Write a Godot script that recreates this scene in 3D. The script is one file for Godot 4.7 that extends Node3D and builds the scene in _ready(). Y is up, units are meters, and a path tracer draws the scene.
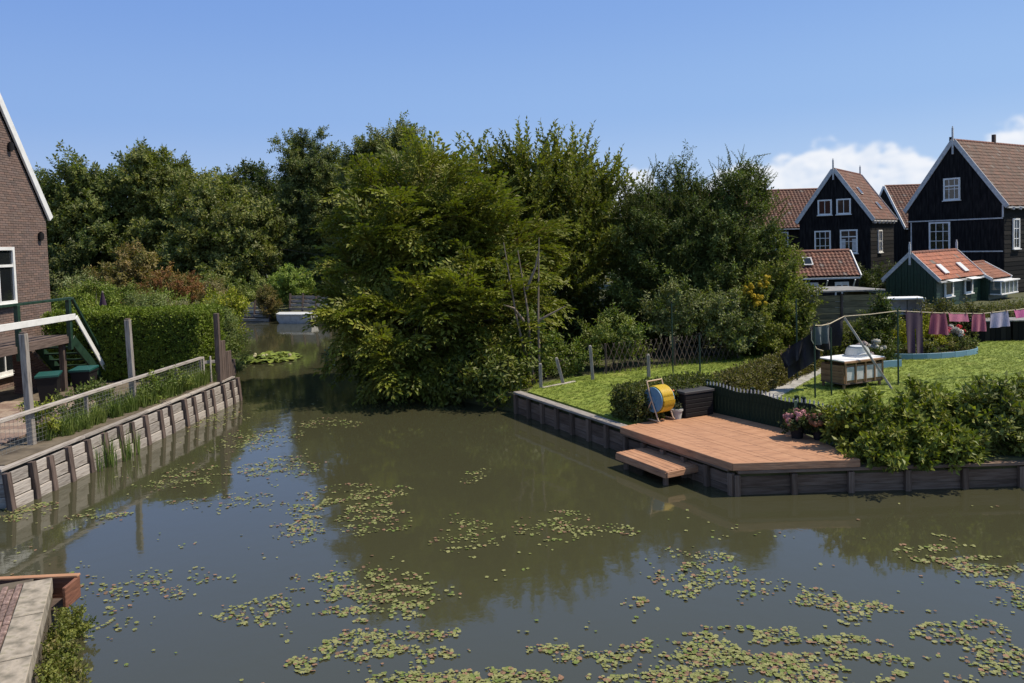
extends Node3D
# A canal in a Dutch village garden quarter: brick house and timber quay on one bank, lawn, deck, laundry and black timber houses on the other.

var rng := RandomNumberGenerator.new()
var M := {}
var boxes := {}
var taken := {}

class MB:
	var v := PackedVector3Array()
	var n := PackedVector3Array()
	var c := PackedColorArray()
	var col := Color.WHITE
	func tri(a: Vector3, b: Vector3, d: Vector3) -> void:
		var m := (d - a).cross(b - a).normalized()
		v.append(a); v.append(b); v.append(d)
		n.append(m); n.append(m); n.append(m)
		c.append(col); c.append(col); c.append(col)
	func quad(a: Vector3, b: Vector3, d: Vector3, e: Vector3) -> void:
		tri(a, b, d)
		tri(a, d, e)
	func box(cen: Vector3, size: Vector3, b := Basis()) -> void:
		var x := b.x * size.x * 0.5
		var y := b.y * size.y * 0.5
		var z := b.z * size.z * 0.5
		var p := []
		for i in 8:
			p.append(cen + x * (1 if i & 1 else -1) + y * (1 if i & 2 else -1) + z * (1 if i & 4 else -1))
		quad(p[4], p[6], p[7], p[5])
		quad(p[1], p[3], p[2], p[0])
		quad(p[5], p[7], p[3], p[1])
		quad(p[0], p[2], p[6], p[4])
		quad(p[6], p[2], p[3], p[7])
		quad(p[0], p[4], p[5], p[1])
	func bar(a: Vector3, b: Vector3, w: float, h: float, up := Vector3.UP) -> void:
		var x := (b - a).normalized()
		if absf(x.dot(up)) > 0.98:
			up = Vector3.RIGHT
		var z := x.cross(up).normalized()
		var y := z.cross(x)
		box((a + b) * 0.5, Vector3((b - a).length(), h, w), Basis(x, y, z))
	func tube(pts: Array, rad: Array, sides := 7, caps := true) -> void:
		var rings := []
		for i in pts.size():
			var t: Vector3 = (pts[mini(i + 1, pts.size() - 1)] - pts[maxi(i - 1, 0)]).normalized()
			var s := t.cross(Vector3.UP if absf(t.y) < 0.9 else Vector3.RIGHT).normalized()
			var u := s.cross(t)
			var r := []
			for k in sides:
				var a := TAU * k / sides
				r.append([pts[i] + (s * cos(a) + u * sin(a)) * rad[i], s * cos(a) + u * sin(a)])
			rings.append(r)
		for i in pts.size() - 1:
			for k in sides:
				var k2 := (k + 1) % sides
				for q in [[i, k], [i, k2], [i + 1, k2], [i, k], [i + 1, k2], [i + 1, k]]:
					v.append(rings[q[0]][q[1]][0])
					n.append(rings[q[0]][q[1]][1])
					c.append(col)
		if caps:
			for e in [0, pts.size() - 1]:
				for k in range(1, sides - 1):
					if e == 0:
						tri(rings[e][0][0], rings[e][k + 1][0], rings[e][k][0])
					else:
						tri(rings[e][0][0], rings[e][k][0], rings[e][k + 1][0])
	func prism(poly: PackedVector2Array, y0: float, y1: float) -> void:
		# poly in (x, z)
		if not Geometry2D.is_polygon_clockwise(poly):
			poly.reverse()
		var t := Geometry2D.triangulate_polygon(poly)
		for i in range(0, t.size(), 3):
			var a := Vector3(poly[t[i]].x, y1, poly[t[i]].y)
			var b := Vector3(poly[t[i + 1]].x, y1, poly[t[i + 1]].y)
			var d := Vector3(poly[t[i + 2]].x, y1, poly[t[i + 2]].y)
			if (d - a).cross(b - a).y > 0.0:
				tri(a, b, d)
			else:
				tri(a, d, b)
		for i in poly.size():
			var p := poly[i]
			var q := poly[(i + 1) % poly.size()]
			quad(Vector3(p.x, y0, p.y), Vector3(q.x, y0, q.y), Vector3(q.x, y1, q.y), Vector3(p.x, y1, p.y))
	func mesh() -> ArrayMesh:
		var a := []
		a.resize(Mesh.ARRAY_MAX)
		a[Mesh.ARRAY_VERTEX] = v
		a[Mesh.ARRAY_NORMAL] = n
		a[Mesh.ARRAY_COLOR] = c
		var m := ArrayMesh.new()
		m.add_surface_from_arrays(Mesh.PRIMITIVE_TRIANGLES, a)
		return m

# ---------------------------------------------------------------- helpers
func lin(r: float, g: float, b: float) -> Color:
	return Color(r, g, b).linear_to_srgb()

func numbered(called: String) -> String:
	if not taken.has(called):
		taken[called] = 0
		return called
	taken[called] += 1
	return "%s_%03d" % [called, taken[called]]

func tag(o: Node3D, label: String, category: String, group := "") -> Node3D:
	o.set_meta("label", label)
	o.set_meta("category", category)
	if group:
		o.set_meta("group", group)
	return o

func thing(called: String, label: String, category: String, at := Vector3.ZERO, turn := 0.0, group := "") -> Node3D:
	var o := Node3D.new()
	o.name = numbered(called)
	add_child(o)
	o.position = at
	o.rotation.y = turn
	return tag(o, label, category, group)

func part(parent: Node3D, called: String, m: Mesh, mat: Material, at := Vector3.ZERO, b := Basis()) -> MeshInstance3D:
	var o := MeshInstance3D.new()
	o.name = numbered(called) if parent == self else called
	o.mesh = m
	o.material_override = mat
	o.transform = Transform3D(b, at)
	parent.add_child(o, true)
	return o

func struct(called: String, m: Mesh, mat: Material) -> MeshInstance3D:
	var o := part(self, called, m, mat)
	o.set_meta("kind", "structure")
	return o

func box_mesh(s: Vector3) -> ArrayMesh:
	# a box with small chamfers along all its edges; meshes are shared between pieces of one size
	var key := "%.3f_%.3f_%.3f" % [s.x, s.y, s.z]
	if not boxes.has(key):
		var b := MB.new()
		var e := minf(0.006, minf(s.x, minf(s.y, s.z)) * 0.2)
		var h := s * 0.5
		for ax in 3:
			for sg in [-1.0, 1.0]:
				var nn := Vector3.ZERO
				nn[ax] = sg
				var a1 := (ax + 1) % 3
				var a2 := (ax + 2) % 3
				var q := []
				for k in [[-1, -1], [1, -1], [1, 1], [-1, 1]]:
					var p := Vector3.ZERO
					p[ax] = h[ax] * sg
					p[a1] = (h[a1] - e) * k[0]
					p[a2] = (h[a2] - e) * k[1]
					q.append(p)
				face(b, q, nn)
		for ax in 3:
			var a1 := (ax + 1) % 3
			var a2 := (ax + 2) % 3
			for s1 in [-1.0, 1.0]:
				for s2 in [-1.0, 1.0]:
					var q := []
					for k in [[-1, 0], [1, 0], [1, 1], [-1, 1]]:
						var p := Vector3.ZERO
						p[ax] = (h[ax] - e) * k[0]
						p[a1] = s1 * (h[a1] - (0.0 if k[1] == 0 else e))
						p[a2] = s2 * (h[a2] - (e if k[1] == 0 else 0.0))
						q.append(p)
					var nn := Vector3.ZERO
					nn[a1] = s1
					nn[a2] = s2
					face(b, q, nn)
		for i in 8:
			var sg := Vector3(1 if i & 1 else -1, 1 if i & 2 else -1, 1 if i & 4 else -1)
			var q := []
			for ax in 3:
				var p := sg * (h - Vector3(e, e, e))
				p[ax] = sg[ax] * h[ax]
				q.append(p)
			if (q[2] - q[0]).cross(q[1] - q[0]).dot(sg) > 0:
				b.tri(q[0], q[1], q[2])
			else:
				b.tri(q[0], q[2], q[1])
		boxes[key] = b.mesh()
	return boxes[key]

func face(b: MB, q: Array, nn: Vector3) -> void:
	if (q[2] - q[0]).cross(q[1] - q[0]).dot(nn) > 0:
		b.quad(q[0], q[1], q[2], q[3])
	else:
		b.quad(q[3], q[2], q[1], q[0])

func plank(parent: Node3D, called: String, a: Vector3, b: Vector3, w: float, h: float, mat: Material, up := Vector3.UP) -> MeshInstance3D:
	# a piece of timber from a to b (its own x axis): h along up, w across
	var x := (b - a).normalized()
	if absf(x.dot(up)) > 0.98:
		up = Vector3.RIGHT
	var z := x.cross(up).normalized()
	return part(parent, called, box_mesh(Vector3((b - a).length(), h, w)), mat, (a + b) * 0.5, Basis(x, z.cross(x), z))

func ramp_tex(freq: float, octaves: int, sd: int, cols: Array, size := 256, kind := FastNoiseLite.TYPE_SIMPLEX_SMOOTH) -> ImageTexture:
	var fn := FastNoiseLite.new()
	fn.noise_type = kind
	fn.seed = sd
	fn.frequency = freq
	fn.fractal_octaves = octaves
	var src := fn.get_seamless_image(size, size)
	src.convert(Image.FORMAT_L8)
	var lut := []
	for i in 256:
		var t := i / 255.0 * (cols.size() - 1)
		var k := mini(int(t), cols.size() - 2)
		lut.append((cols[k] as Color).lerp(cols[k + 1], t - k))
	var im := Image.create(size, size, false, Image.FORMAT_RGB8)
	var d := src.get_data()
	for y in size:
		for x in size:
			im.set_pixel(x, y, lut[d[y * size + x]])
	return ImageTexture.create_from_image(im)

func height_img(freq: float, octaves: int, sd: int, size := 256) -> Image:
	var fn := FastNoiseLite.new()
	fn.noise_type = FastNoiseLite.TYPE_SIMPLEX_SMOOTH
	fn.seed = sd
	fn.frequency = freq
	fn.fractal_octaves = octaves
	var src := fn.get_seamless_image(size, size)
	src.convert(Image.FORMAT_RGBA8)
	return src

func mat(called: String, color: Color, rough := 0.8, spec := 0.5) -> StandardMaterial3D:
	var m := StandardMaterial3D.new()
	m.resource_name = called
	m.albedo_color = color
	m.roughness = rough
	m.metallic_specular = spec
	M[called] = m
	return m

func tmat(called: String, tex: Texture2D, scale: Vector3, rough := 0.85, world := false, bump: Texture2D = null, relief := 0.5) -> StandardMaterial3D:
	var m := mat(called, Color.WHITE, rough)
	m.albedo_texture = tex
	m.uv1_triplanar = true
	m.uv1_world_triplanar = world
	m.uv1_scale = scale
	if bump:
		m.heightmap_enabled = true
		m.heightmap_texture = bump
		m.heightmap_scale = relief
	return m

func make_materials() -> void:
	var bump := ImageTexture.create_from_image(height_img(0.03, 5, 5))
	# weathered grey-brown timber, grain along a piece's own x axis
	M.bump = bump
	for k in 3:
		var f := [1.0, 0.8, 1.18][k] as float
		tmat("grey_wood_%d" % k, ramp_tex(0.02, 5, 11 + k, [lin(0.13 * f, 0.11 * f, 0.095 * f), lin(0.29 * f, 0.255 * f, 0.225 * f), lin(0.38 * f, 0.345 * f, 0.31 * f), lin(0.2 * f, 0.175 * f, 0.155 * f)]), Vector3(0.35, 3.5, 3.5), 0.9, false, bump, 0.6)
		tmat("brown_wood_%d" % k, ramp_tex(0.02, 5, 21 + k, [lin(0.05 * f, 0.034 * f, 0.028 * f), lin(0.105 * f, 0.075 * f, 0.062 * f), lin(0.14 * f, 0.10 * f, 0.085 * f)]), Vector3(0.35, 3.5, 3.5), 0.9, false, bump, 0.6)
		var df := [1.0, 0.94, 1.05][k] as float
		tmat("deck_wood_%d" % k, ramp_tex(0.02, 4, 31 + k, [lin(0.22 * df, 0.115 * df, 0.07 * df), lin(0.38 * df, 0.19 * df, 0.10 * df), lin(0.42 * df, 0.22 * df, 0.12 * df), lin(0.47 * df, 0.26 * df, 0.15 * df)]), Vector3(0.4, 3.0, 3.0), 0.75, false, bump, 0.3)
		tmat("quay_wood_%d" % k, ramp_tex(0.02, 5, 41 + k, [lin(0.10 * f, 0.066 * f, 0.046 * f), lin(0.155 * f, 0.108 * f, 0.08 * f), lin(0.2 * f, 0.148 * f, 0.112 * f)]), Vector3(0.35, 3.5, 3.5), 0.95, false, bump, 0.6).metallic_specular = 0.3
		tmat("black_wood_%d" % k, ramp_tex(0.02, 4, 51 + k, [lin(0.008, 0.008, 0.009), lin(0.016 * f, 0.015 * f, 0.016 * f), lin(0.03 * f, 0.028 * f, 0.028 * f)]), Vector3(1.2, 0.25, 1.2), 0.9).metallic_specular = 0.2
	for k in 2:
		var f := 1.0 - 0.25 * k
		tmat("moss_wood_%d" % k, ramp_tex(0.02, 4, 55 + k, [lin(0.09 * f, 0.08 * f, 0.04 * f), lin(0.17 * f, 0.145 * f, 0.08 * f), lin(0.24 * f, 0.2 * f, 0.11 * f)]), Vector3(0.4, 3.0, 3.0), 0.9, false, bump, 0.5)
	tmat("hutch_wood", ramp_tex(0.02, 4, 58, [lin(0.17, 0.09, 0.045), lin(0.30, 0.17, 0.09), lin(0.36, 0.22, 0.12)]), Vector3(0.6, 3.5, 3.5), 0.8, false, bump, 0.4)
	tmat("rust_wood", ramp_tex(0.02, 4, 59, [lin(0.10, 0.042, 0.026), lin(0.17, 0.068, 0.04), lin(0.22, 0.1, 0.06)]), Vector3(0.6, 3.5, 3.5), 0.8, false, bump, 0.4)
	tmat("green_wood", ramp_tex(0.02, 4, 61, [lin(0.008, 0.022, 0.014), lin(0.014, 0.04, 0.024), lin(0.02, 0.05, 0.03)]), Vector3(1, 1, 1), 0.5, false, bump, 0.3)
	tmat("fence_green", ramp_tex(0.03, 4, 62, [lin(0.010, 0.018, 0.011), lin(0.016, 0.028, 0.017), lin(0.024, 0.036, 0.022)]), Vector3(2, 2, 2), 0.85).metallic_specular = 0.25
	tmat("white_paint", ramp_tex(0.015, 4, 63, [lin(0.62, 0.62, 0.6), lin(0.74, 0.74, 0.72), lin(0.8, 0.8, 0.79)]), Vector3(0.8, 0.8, 0.8), 0.55)
	tmat("dull_white", ramp_tex(0.02, 4, 64, [lin(0.36, 0.36, 0.36), lin(0.5, 0.5, 0.5), lin(0.58, 0.58, 0.57)]), Vector3(0.8, 0.8, 0.8), 0.65)
	var br := mat("brick", Color.WHITE, 0.9)
	br.vertex_color_use_as_albedo = true
	br.albedo_texture = ramp_tex(0.04, 4, 65, [lin(0.75, 0.75, 0.75), Color.WHITE])
	br.uv1_triplanar = true
	br.uv1_scale = Vector3(3, 3, 3)
	tmat("mortar", ramp_tex(0.05, 3, 66, [lin(0.16, 0.14, 0.125), lin(0.26, 0.235, 0.21)]), Vector3(2, 2, 2), 0.95)
	var ti := mat("roof_tile", Color.WHITE, 0.7)
	ti.vertex_color_use_as_albedo = true
	ti.albedo_texture = ramp_tex(0.03, 5, 67, [lin(0.55, 0.55, 0.58), lin(0.85, 0.83, 0.83), Color.WHITE])
	ti.uv1_triplanar = true
	ti.uv1_scale = Vector3(0.7, 0.7, 0.7)
	var gl := mat("window_glass", lin(0.012, 0.014, 0.016), 0.04)
	gl.metallic_specular = 0.6
	mat("bay_glass", lin(0.10, 0.13, 0.13), 0.06).metallic_specular = 0.6
	tmat("soil", ramp_tex(0.02, 5, 71, [lin(0.05, 0.038, 0.026), lin(0.10, 0.08, 0.055), lin(0.15, 0.12, 0.085), lin(0.09, 0.075, 0.05)]), Vector3(0.3, 0.3, 0.3), 0.95, true, bump, 2.0)
	tmat("land", ramp_tex(0.02, 5, 72, [lin(0.03, 0.032, 0.014), lin(0.055, 0.06, 0.02), lin(0.075, 0.08, 0.03), lin(0.07, 0.058, 0.03)]), Vector3(0.25, 0.25, 0.25), 0.95, true, bump, 2.0)
	tmat("turf", ramp_tex(0.02, 5, 73, [lin(0.10, 0.145, 0.02), lin(0.165, 0.215, 0.026), lin(0.20, 0.25, 0.032), lin(0.25, 0.255, 0.06)]), Vector3(0.22, 0.22, 0.22), 0.9, true, bump, 1.5)
	tmat("concrete", ramp_tex(0.02, 5, 74, [lin(0.13, 0.115, 0.085), lin(0.25, 0.215, 0.165), lin(0.36, 0.31, 0.245), lin(0.17, 0.155, 0.1)]), Vector3(0.9, 0.9, 0.9), 0.9, false, bump, 0.8)
	tmat("paving", ramp_tex(0.02, 4, 75, [lin(0.22, 0.21, 0.2), lin(0.34, 0.33, 0.31), lin(0.4, 0.39, 0.37)]), Vector3(0.9, 0.9, 0.9), 0.9, false, bump, 0.5)
	tmat("roofing", ramp_tex(0.02, 4, 76, [lin(0.12, 0.115, 0.11), lin(0.22, 0.21, 0.2), lin(0.28, 0.27, 0.25)]), Vector3(0.7, 0.7, 0.7), 0.9, false, bump, 0.5)
	tmat("bark", ramp_tex(0.03, 5, 77, [lin(0.03, 0.024, 0.018), lin(0.075, 0.06, 0.045), lin(0.12, 0.10, 0.08)]), Vector3(3, 0.8, 3), 0.95, false, bump, 1.0)
	tmat("dry_stem", ramp_tex(0.03, 4, 78, [lin(0.16, 0.12, 0.09), lin(0.28, 0.22, 0.17)]), Vector3(3, 0.8, 3), 0.9)
	mat("dark_metal", lin(0.02, 0.026, 0.024), 0.4)
	mat("green_pole", lin(0.012, 0.035, 0.022), 0.45)
	mat("black_plastic", lin(0.014, 0.013, 0.014), 0.65, 0.3)
	mat("teal_plastic", lin(0.008, 0.07, 0.058), 0.5)
	mat("white_plastic", lin(0.62, 0.63, 0.62), 0.35)
	mat("blue_plastic", lin(0.12, 0.25, 0.36), 0.4)
	mat("blue_edge", lin(0.14, 0.27, 0.36), 0.6)
	mat("yellow_hose", lin(0.62, 0.42, 0.03), 0.4)
	mat("orange_plastic", lin(0.5, 0.13, 0.03), 0.5)
	mat("terracotta", lin(0.36, 0.14, 0.07), 0.85)
	mat("wire", lin(0.22, 0.22, 0.21), 0.5)
	mat("rope", lin(0.5, 0.42, 0.3), 0.9)
	for a in [["cloth_purple", 0.045, 0.02, 0.05], ["cloth_maroon", 0.22, 0.045, 0.09], ["cloth_pink", 0.50, 0.15, 0.24], ["cloth_rose", 0.34, 0.08, 0.14], ["cloth_lilac", 0.36, 0.33, 0.46], ["cloth_bright", 0.6, 0.13, 0.32], ["cloth_dark", 0.014, 0.011, 0.02], ["cloth_grey", 0.09, 0.11, 0.13]]:
		var cm := tmat(a[0], ramp_tex(0.05, 3, 80, [lin(a[1] * 0.8, a[2] * 0.8, a[3] * 0.8), lin(a[1] * 1.15, a[2] * 1.15, a[3] * 1.15)], 64), Vector3(4, 4, 4), 0.9)
		cm.rim_enabled = true
		cm.rim = 0.3
		cm.backlight_enabled = true
		cm.backlight = Color(0.4, 0.4, 0.4)
	var lf := mat("leaf", Color.WHITE, 0.5, 0.4)
	lf.vertex_color_use_as_albedo = true
	lf.backlight_enabled = true
	lf.backlight = Color(0.78, 0.84, 0.4)
	var gr := mat("blade", Color.WHITE, 0.6, 0.4)
	gr.vertex_color_use_as_albedo = true
	gr.backlight_enabled = true
	gr.backlight = Color(0.6, 0.68, 0.3)
	var pad := mat("pad", Color.WHITE, 0.6, 0.3)
	pad.vertex_color_use_as_albedo = true
	var pet := mat("petal", Color.WHITE, 0.7, 0.3)
	pet.vertex_color_use_as_albedo = true
	pet.backlight_enabled = true
	pet.backlight = Color(0.5, 0.5, 0.5)
	# water: murky, with fine wind ripples
	var w := mat("canal_water", lin(0.05, 0.049, 0.026), 0.05, 0.6)
	w.normal_enabled = true
	var hi := height_img(0.012, 4, 91, 512)
	hi.bump_map_to_normal_map(2.0)
	w.normal_texture = ImageTexture.create_from_image(hi)
	w.normal_scale = 0.08
	w.uv1_triplanar = true
	w.uv1_world_triplanar = true
	w.uv1_scale = Vector3(0.35, 0.35, 0.35)

# ---------------------------------------------------------------- foliage
func leaf(b: MB, at: Vector3, dir: Vector3, side: Vector3, ln: float, wd: float, fold := 0.25) -> void:
	var up := side.cross(dir).normalized()
	var l := at + dir * ln * 0.45 - side * wd * 0.5 + up * wd * fold
	var r := at + dir * ln * 0.45 + side * wd * 0.5 + up * wd * fold
	var tip := at + dir * ln
	b.tri(at, l, tip)
	b.tri(at, tip, r)

func spray(sd: int, leaves: int, twig: float, ln: float, wd: float, droop := 0.2) -> ArrayMesh:
	# a leafy twig along +y
	var g := RandomNumberGenerator.new()
	g.seed = sd
	var b := MB.new()
	for i in leaves:
		var t := (i + 0.5) / leaves
		var a := i * 2.4 + g.randf() * 0.8
		var out := Vector3(cos(a), 0, sin(a))
		var at := Vector3(0, t * twig, 0) + out * 0.01
		var dir := (out * g.randf_range(0.7, 1.2) + Vector3(0, g.randf_range(-0.2, 0.7) - droop, 0)).normalized()
		if i == leaves - 1:
			dir = (Vector3.UP + out * 0.3).normalized()
		var side := dir.cross(Vector3(g.randf_range(-0.6, 0.6), 1, g.randf_range(-0.6, 0.6))).normalized()
		var k := g.randf_range(0.78, 1.15)
		b.col = Color(k * g.randf_range(0.92, 1.1), k, k * g.randf_range(0.8, 1.1))
		leaf(b, at, dir, side, ln * g.randf_range(0.7, 1.2), wd * g.randf_range(0.8, 1.2))
	b.col = Color(0.8, 0.55, 0.5)
	b.bar(Vector3.ZERO, Vector3(0, twig, 0), ln * 0.05, ln * 0.05)
	return b.mesh()

func bough(sd: int, ln: float, lf: float, wd: float, droop: float) -> ArrayMesh:
	# a flat leafy branch along +y whose upper side is +z, bending down towards its tip
	var g := RandomNumberGenerator.new()
	g.seed = sd
	var b := MB.new()
	var at := func(t: float) -> Vector3: return Vector3(0.04 * sin(t * 5.0 + sd), t * ln, -droop * t * t * ln)
	for i in 13:
		var t := 0.12 + 0.88 * i / 12.0
		var s := 1.0 if i % 2 == 0 else -1.0
		var p: Vector3 = at.call(t)
		var tl := ((1.0 - t) * 0.42 + 0.1) * ln * g.randf_range(0.8, 1.2)
		var dir := Vector3(s * g.randf_range(0.7, 1.0), g.randf_range(0.5, 0.9), g.randf_range(-0.25, 0.15)).normalized()
		if i == 12:
			dir = Vector3(0.1, 1, -droop).normalized()
		var m := 5 if tl > 0.2 else 3
		for k in m:
			var q := p + dir * tl * (k + 0.6) / m + Vector3(0, 0, -0.25 * tl * pow((k + 0.6) / m, 2.0))
			var sg := 1.0 if k % 2 == 0 else -1.0
			var ld := (dir + dir.cross(Vector3(0, 0, 1)) * sg * g.randf_range(0.5, 1.0) + Vector3(0, 0, g.randf_range(-0.6, 0.1))).normalized()
			if k == m - 1:
				ld = (dir + Vector3(0, 0, -0.4)).normalized()
			var sd2 := ld.cross(Vector3(g.randf_range(-0.5, 0.5), g.randf_range(-0.5, 0.5), 1)).normalized()
			var kk := g.randf_range(0.78, 1.18)
			b.col = Color(kk * g.randf_range(0.92, 1.1), kk, kk * g.randf_range(0.8, 1.1))
			leaf(b, q, ld, sd2, lf * g.randf_range(0.7, 1.2), wd * g.randf_range(0.8, 1.2))
		b.col = Color(0.8, 0.55, 0.5)
		b.tri(p, p + dir * tl, p + Vector3(0, 0.012, 0))
	b.tube([at.call(0.0), at.call(0.5), at.call(1.0)], [0.012, 0.008, 0.003], 4, false)
	return b.mesh()

func shoot(sd: int, ln: float, lf: float, wd: float) -> ArrayMesh:
	# a long upright shoot with leaves all along it
	var g := RandomNumberGenerator.new()
	g.seed = sd
	var b := MB.new()
	var bend := Vector2.from_angle(g.randf() * TAU) * 0.18
	var at := func(t: float) -> Vector3: return Vector3(bend.x * t * t * ln, t * ln, bend.y * t * t * ln)
	for i in 24:
		var t := 0.08 + 0.92 * i / 23.0
		var a := i * 2.4 + g.randf() * 0.7
		var out := Vector3(cos(a), 0, sin(a))
		var dir := (out * g.randf_range(0.7, 1.0) + Vector3(0, g.randf_range(0.2, 0.9) + t * 0.5, 0)).normalized()
		var side := dir.cross(Vector3(g.randf_range(-0.4, 0.4), 1, g.randf_range(-0.4, 0.4))).normalized()
		var kk := g.randf_range(0.78, 1.18)
		b.col = Color(kk * g.randf_range(0.92, 1.1), kk, kk * g.randf_range(0.8, 1.1))
		leaf(b, at.call(t), dir, side, lf * g.randf_range(0.7, 1.2) * (1.1 - 0.45 * t), wd * g.randf_range(0.8, 1.2) * (1.1 - 0.4 * t))
	b.col = Color(0.8, 0.55, 0.5)
	b.tube([at.call(0.0), at.call(0.5), at.call(1.0)], [0.010, 0.007, 0.003], 4, false)
	return b.mesh()

func scatter(parent: Node3D, called: String, m: Mesh, mt: Material, xs: Array, cs: PackedColorArray) -> MultiMeshInstance3D:
	var mm := MultiMesh.new()
	mm.transform_format = MultiMesh.TRANSFORM_3D
	mm.use_colors = true
	mm.mesh = m
	mm.instance_count = xs.size()
	for i in xs.size():
		mm.set_instance_transform(i, xs[i])
		mm.set_instance_color(i, cs[i])
	var o := MultiMeshInstance3D.new()
	o.name = numbered(called) if parent == self else called
	o.multimesh = mm
	o.material_override = mt
	parent.add_child(o, true)
	if parent != self:
		o.set_meta("kind", "stuff")
	return o

func turned(y: Vector3, spin: float, s: float) -> Basis:
	var x := y.cross(Vector3(0.31, 0.2, 0.93)).normalized()
	return Basis(x, y, x.cross(y)).rotated(y, spin).scaled(Vector3(s, s, s))

func levelled(y: Vector3, s: float) -> Basis:
	var z := (Vector3.UP + Vector3(rng.randfn(), 0, rng.randfn()) * 0.25)
	z = (z - y * z.dot(y)).normalized()
	return Basis(y.cross(z), y, z).scaled(Vector3(s, s, s))

func inball() -> Vector3:
	var d := Vector3(rng.randfn(), rng.randfn(), rng.randfn()).normalized()
	return d * pow(rng.randf(), 0.4)

# lobes: [centre, radii]; clumps of twigs are spread through the outer part of the lobes, twigs through the clumps
func crown(parent: Node3D, called: String, m: Mesh, lobes: Array, clumps: int, per: int, cr: float, c0: Color, c1: Color, o := {}) -> MultiMeshInstance3D:
	var xs := []
	var cs := PackedColorArray()
	var total := 0.0
	for l in lobes:
		total += pow(l[1].x * l[1].y * l[1].z, 0.67)
	var deep: float = o.get("deep", 0.33)
	var flat: float = o.get("flat", 0.6)
	var up: float = o.get("up", 0.35)
	var outw: float = o.get("out", 0.7)
	var s0: float = o.get("s0", 0.8)
	var s1: float = o.get("s1", 1.25)
	var floor_y: float = o.get("floor", -1e9)
	var far_out: float = o.get("long", 1.4)
	var gap: float = o.get("gap", -0.25)
	var holes := FastNoiseLite.new()
	holes.seed = rng.randi() % 1000
	holes.frequency = 0.55 / cr
	holes.fractal_octaves = 1
	for i in clumps:
		var pick := rng.randf() * total
		var lobe = lobes[0]
		for l in lobes:
			pick -= pow(l[1].x * l[1].y * l[1].z, 0.67)
			if pick <= 0.0:
				lobe = l
				break
		var d := Vector3(rng.randfn(), rng.randfn() + 0.15, rng.randfn()).normalized()
		var rr := pow(rng.randf(), deep) * rng.randf_range(0.88, 1.08)
		var cc: Vector3 = lobe[0] + d * lobe[1] * rr
		if holes.get_noise_3dv(cc) * 0.5 < gap * 0.5 and rng.randf() < 0.85:
			continue
		var tone := c0.lerp(c1, clampf(rng.randfn(0.5, 0.25), 0.0, 1.0))
		var k := rng.randf_range(0.82, 1.15)
		var size := cr * rng.randf_range(0.6, 1.35)
		var lead := (d * outw + Vector3.UP * up).normalized()
		var sidew := lead.cross(Vector3.UP if absf(lead.y) < 0.95 else Vector3.RIGHT).normalized()
		var over := sidew.cross(lead)
		for j in per:
			var u := inball() * size
			var q := lead * u.x * far_out + sidew * u.y * 0.9 + over * u.z * flat
			q.y -= float(o.get("sag", 0.0)) * maxf(u.x, 0.0) * maxf(u.x, 0.0) / size
			var at := cc + q
			if at.y < floor_y:
				continue
			var y := (lead * 0.7 + Vector3(rng.randfn(), rng.randfn() * float(o.get("toss", 1.0)), rng.randfn()) * 0.42 * float(o.get("mess", 1.0))).normalized()
			xs.append(Transform3D(levelled(y, rng.randf_range(s0, s1)) if o.has("level") else turned(y, rng.randf() * TAU, rng.randf_range(s0, s1)), at))
			var kk := k * rng.randf_range(0.85, 1.15)
			cs.append(Color(tone.r * kk, tone.g * kk, tone.b * kk))
	return scatter(parent, called, m, M.leaf, xs, cs)

func trunk(parent: Node3D, base: Vector3, top: Vector3, r: float, ends: Array, mt: Material = null) -> void:
	var b := MB.new()
	var pts := []
	var rad := []
	for i in 6:
		var t := i / 5.0
		var j := Vector3(rng.randf_range(-1, 1), 0, rng.randf_range(-1, 1)) * r * (0.6 if i > 0 and i < 5 else 0.0)
		pts.append(base.lerp(top, t) + j)
		rad.append(r * lerpf(1.0, 0.45, t) * (1.35 if i == 0 else 1.0))
	b.tube(pts, rad, 9)
	for e in ends:
		var t := rng.randf_range(0.35, 0.95)
		var s := base.lerp(top, t)
		var mid: Vector3 = s.lerp(e, 0.5) + Vector3(0, rng.randf_range(-0.05, 0.12) * (e - s).length(), 0)
		var q := r * lerpf(0.6, 0.35, t)
		b.tube([s, mid, e], [q, q * 0.6, q * 0.15], 6, false)
	part(parent, "trunk", b.mesh(), mt if mt else M.bark)

func tree(called: String, label: String, base: Vector3, lobes: Array, m: Mesh, clumps: int, per: int, cr: float, c0: Color, c1: Color, r: float, o := {}, group := "", cat := "tree") -> Node3D:
	var t := thing(called, label, cat, base, 0.0, group)
	var ls := []
	var hi := 0.0
	for l in lobes:
		ls.append([l[0] - base, l[1]])
		hi = maxf(hi, l[0].y - base.y)
	var ends := []
	for i in mini(26, lobes.size() * 5):
		var l = ls[i % ls.size()]
		ends.append(l[0] + Vector3(rng.randf_range(-0.75, 0.75), rng.randf_range(-0.2, 0.8), rng.randf_range(-0.75, 0.75)) * l[1])
	var topx: Vector3 = ls[0][0]
	trunk(t, Vector3(0, -0.15, 0), Vector3(topx.x * 0.6, hi * 0.85, topx.z * 0.6), r, ends)
	crown(t, "crown", m, ls, clumps, per, cr, c0, c1, o)
	return t

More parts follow.
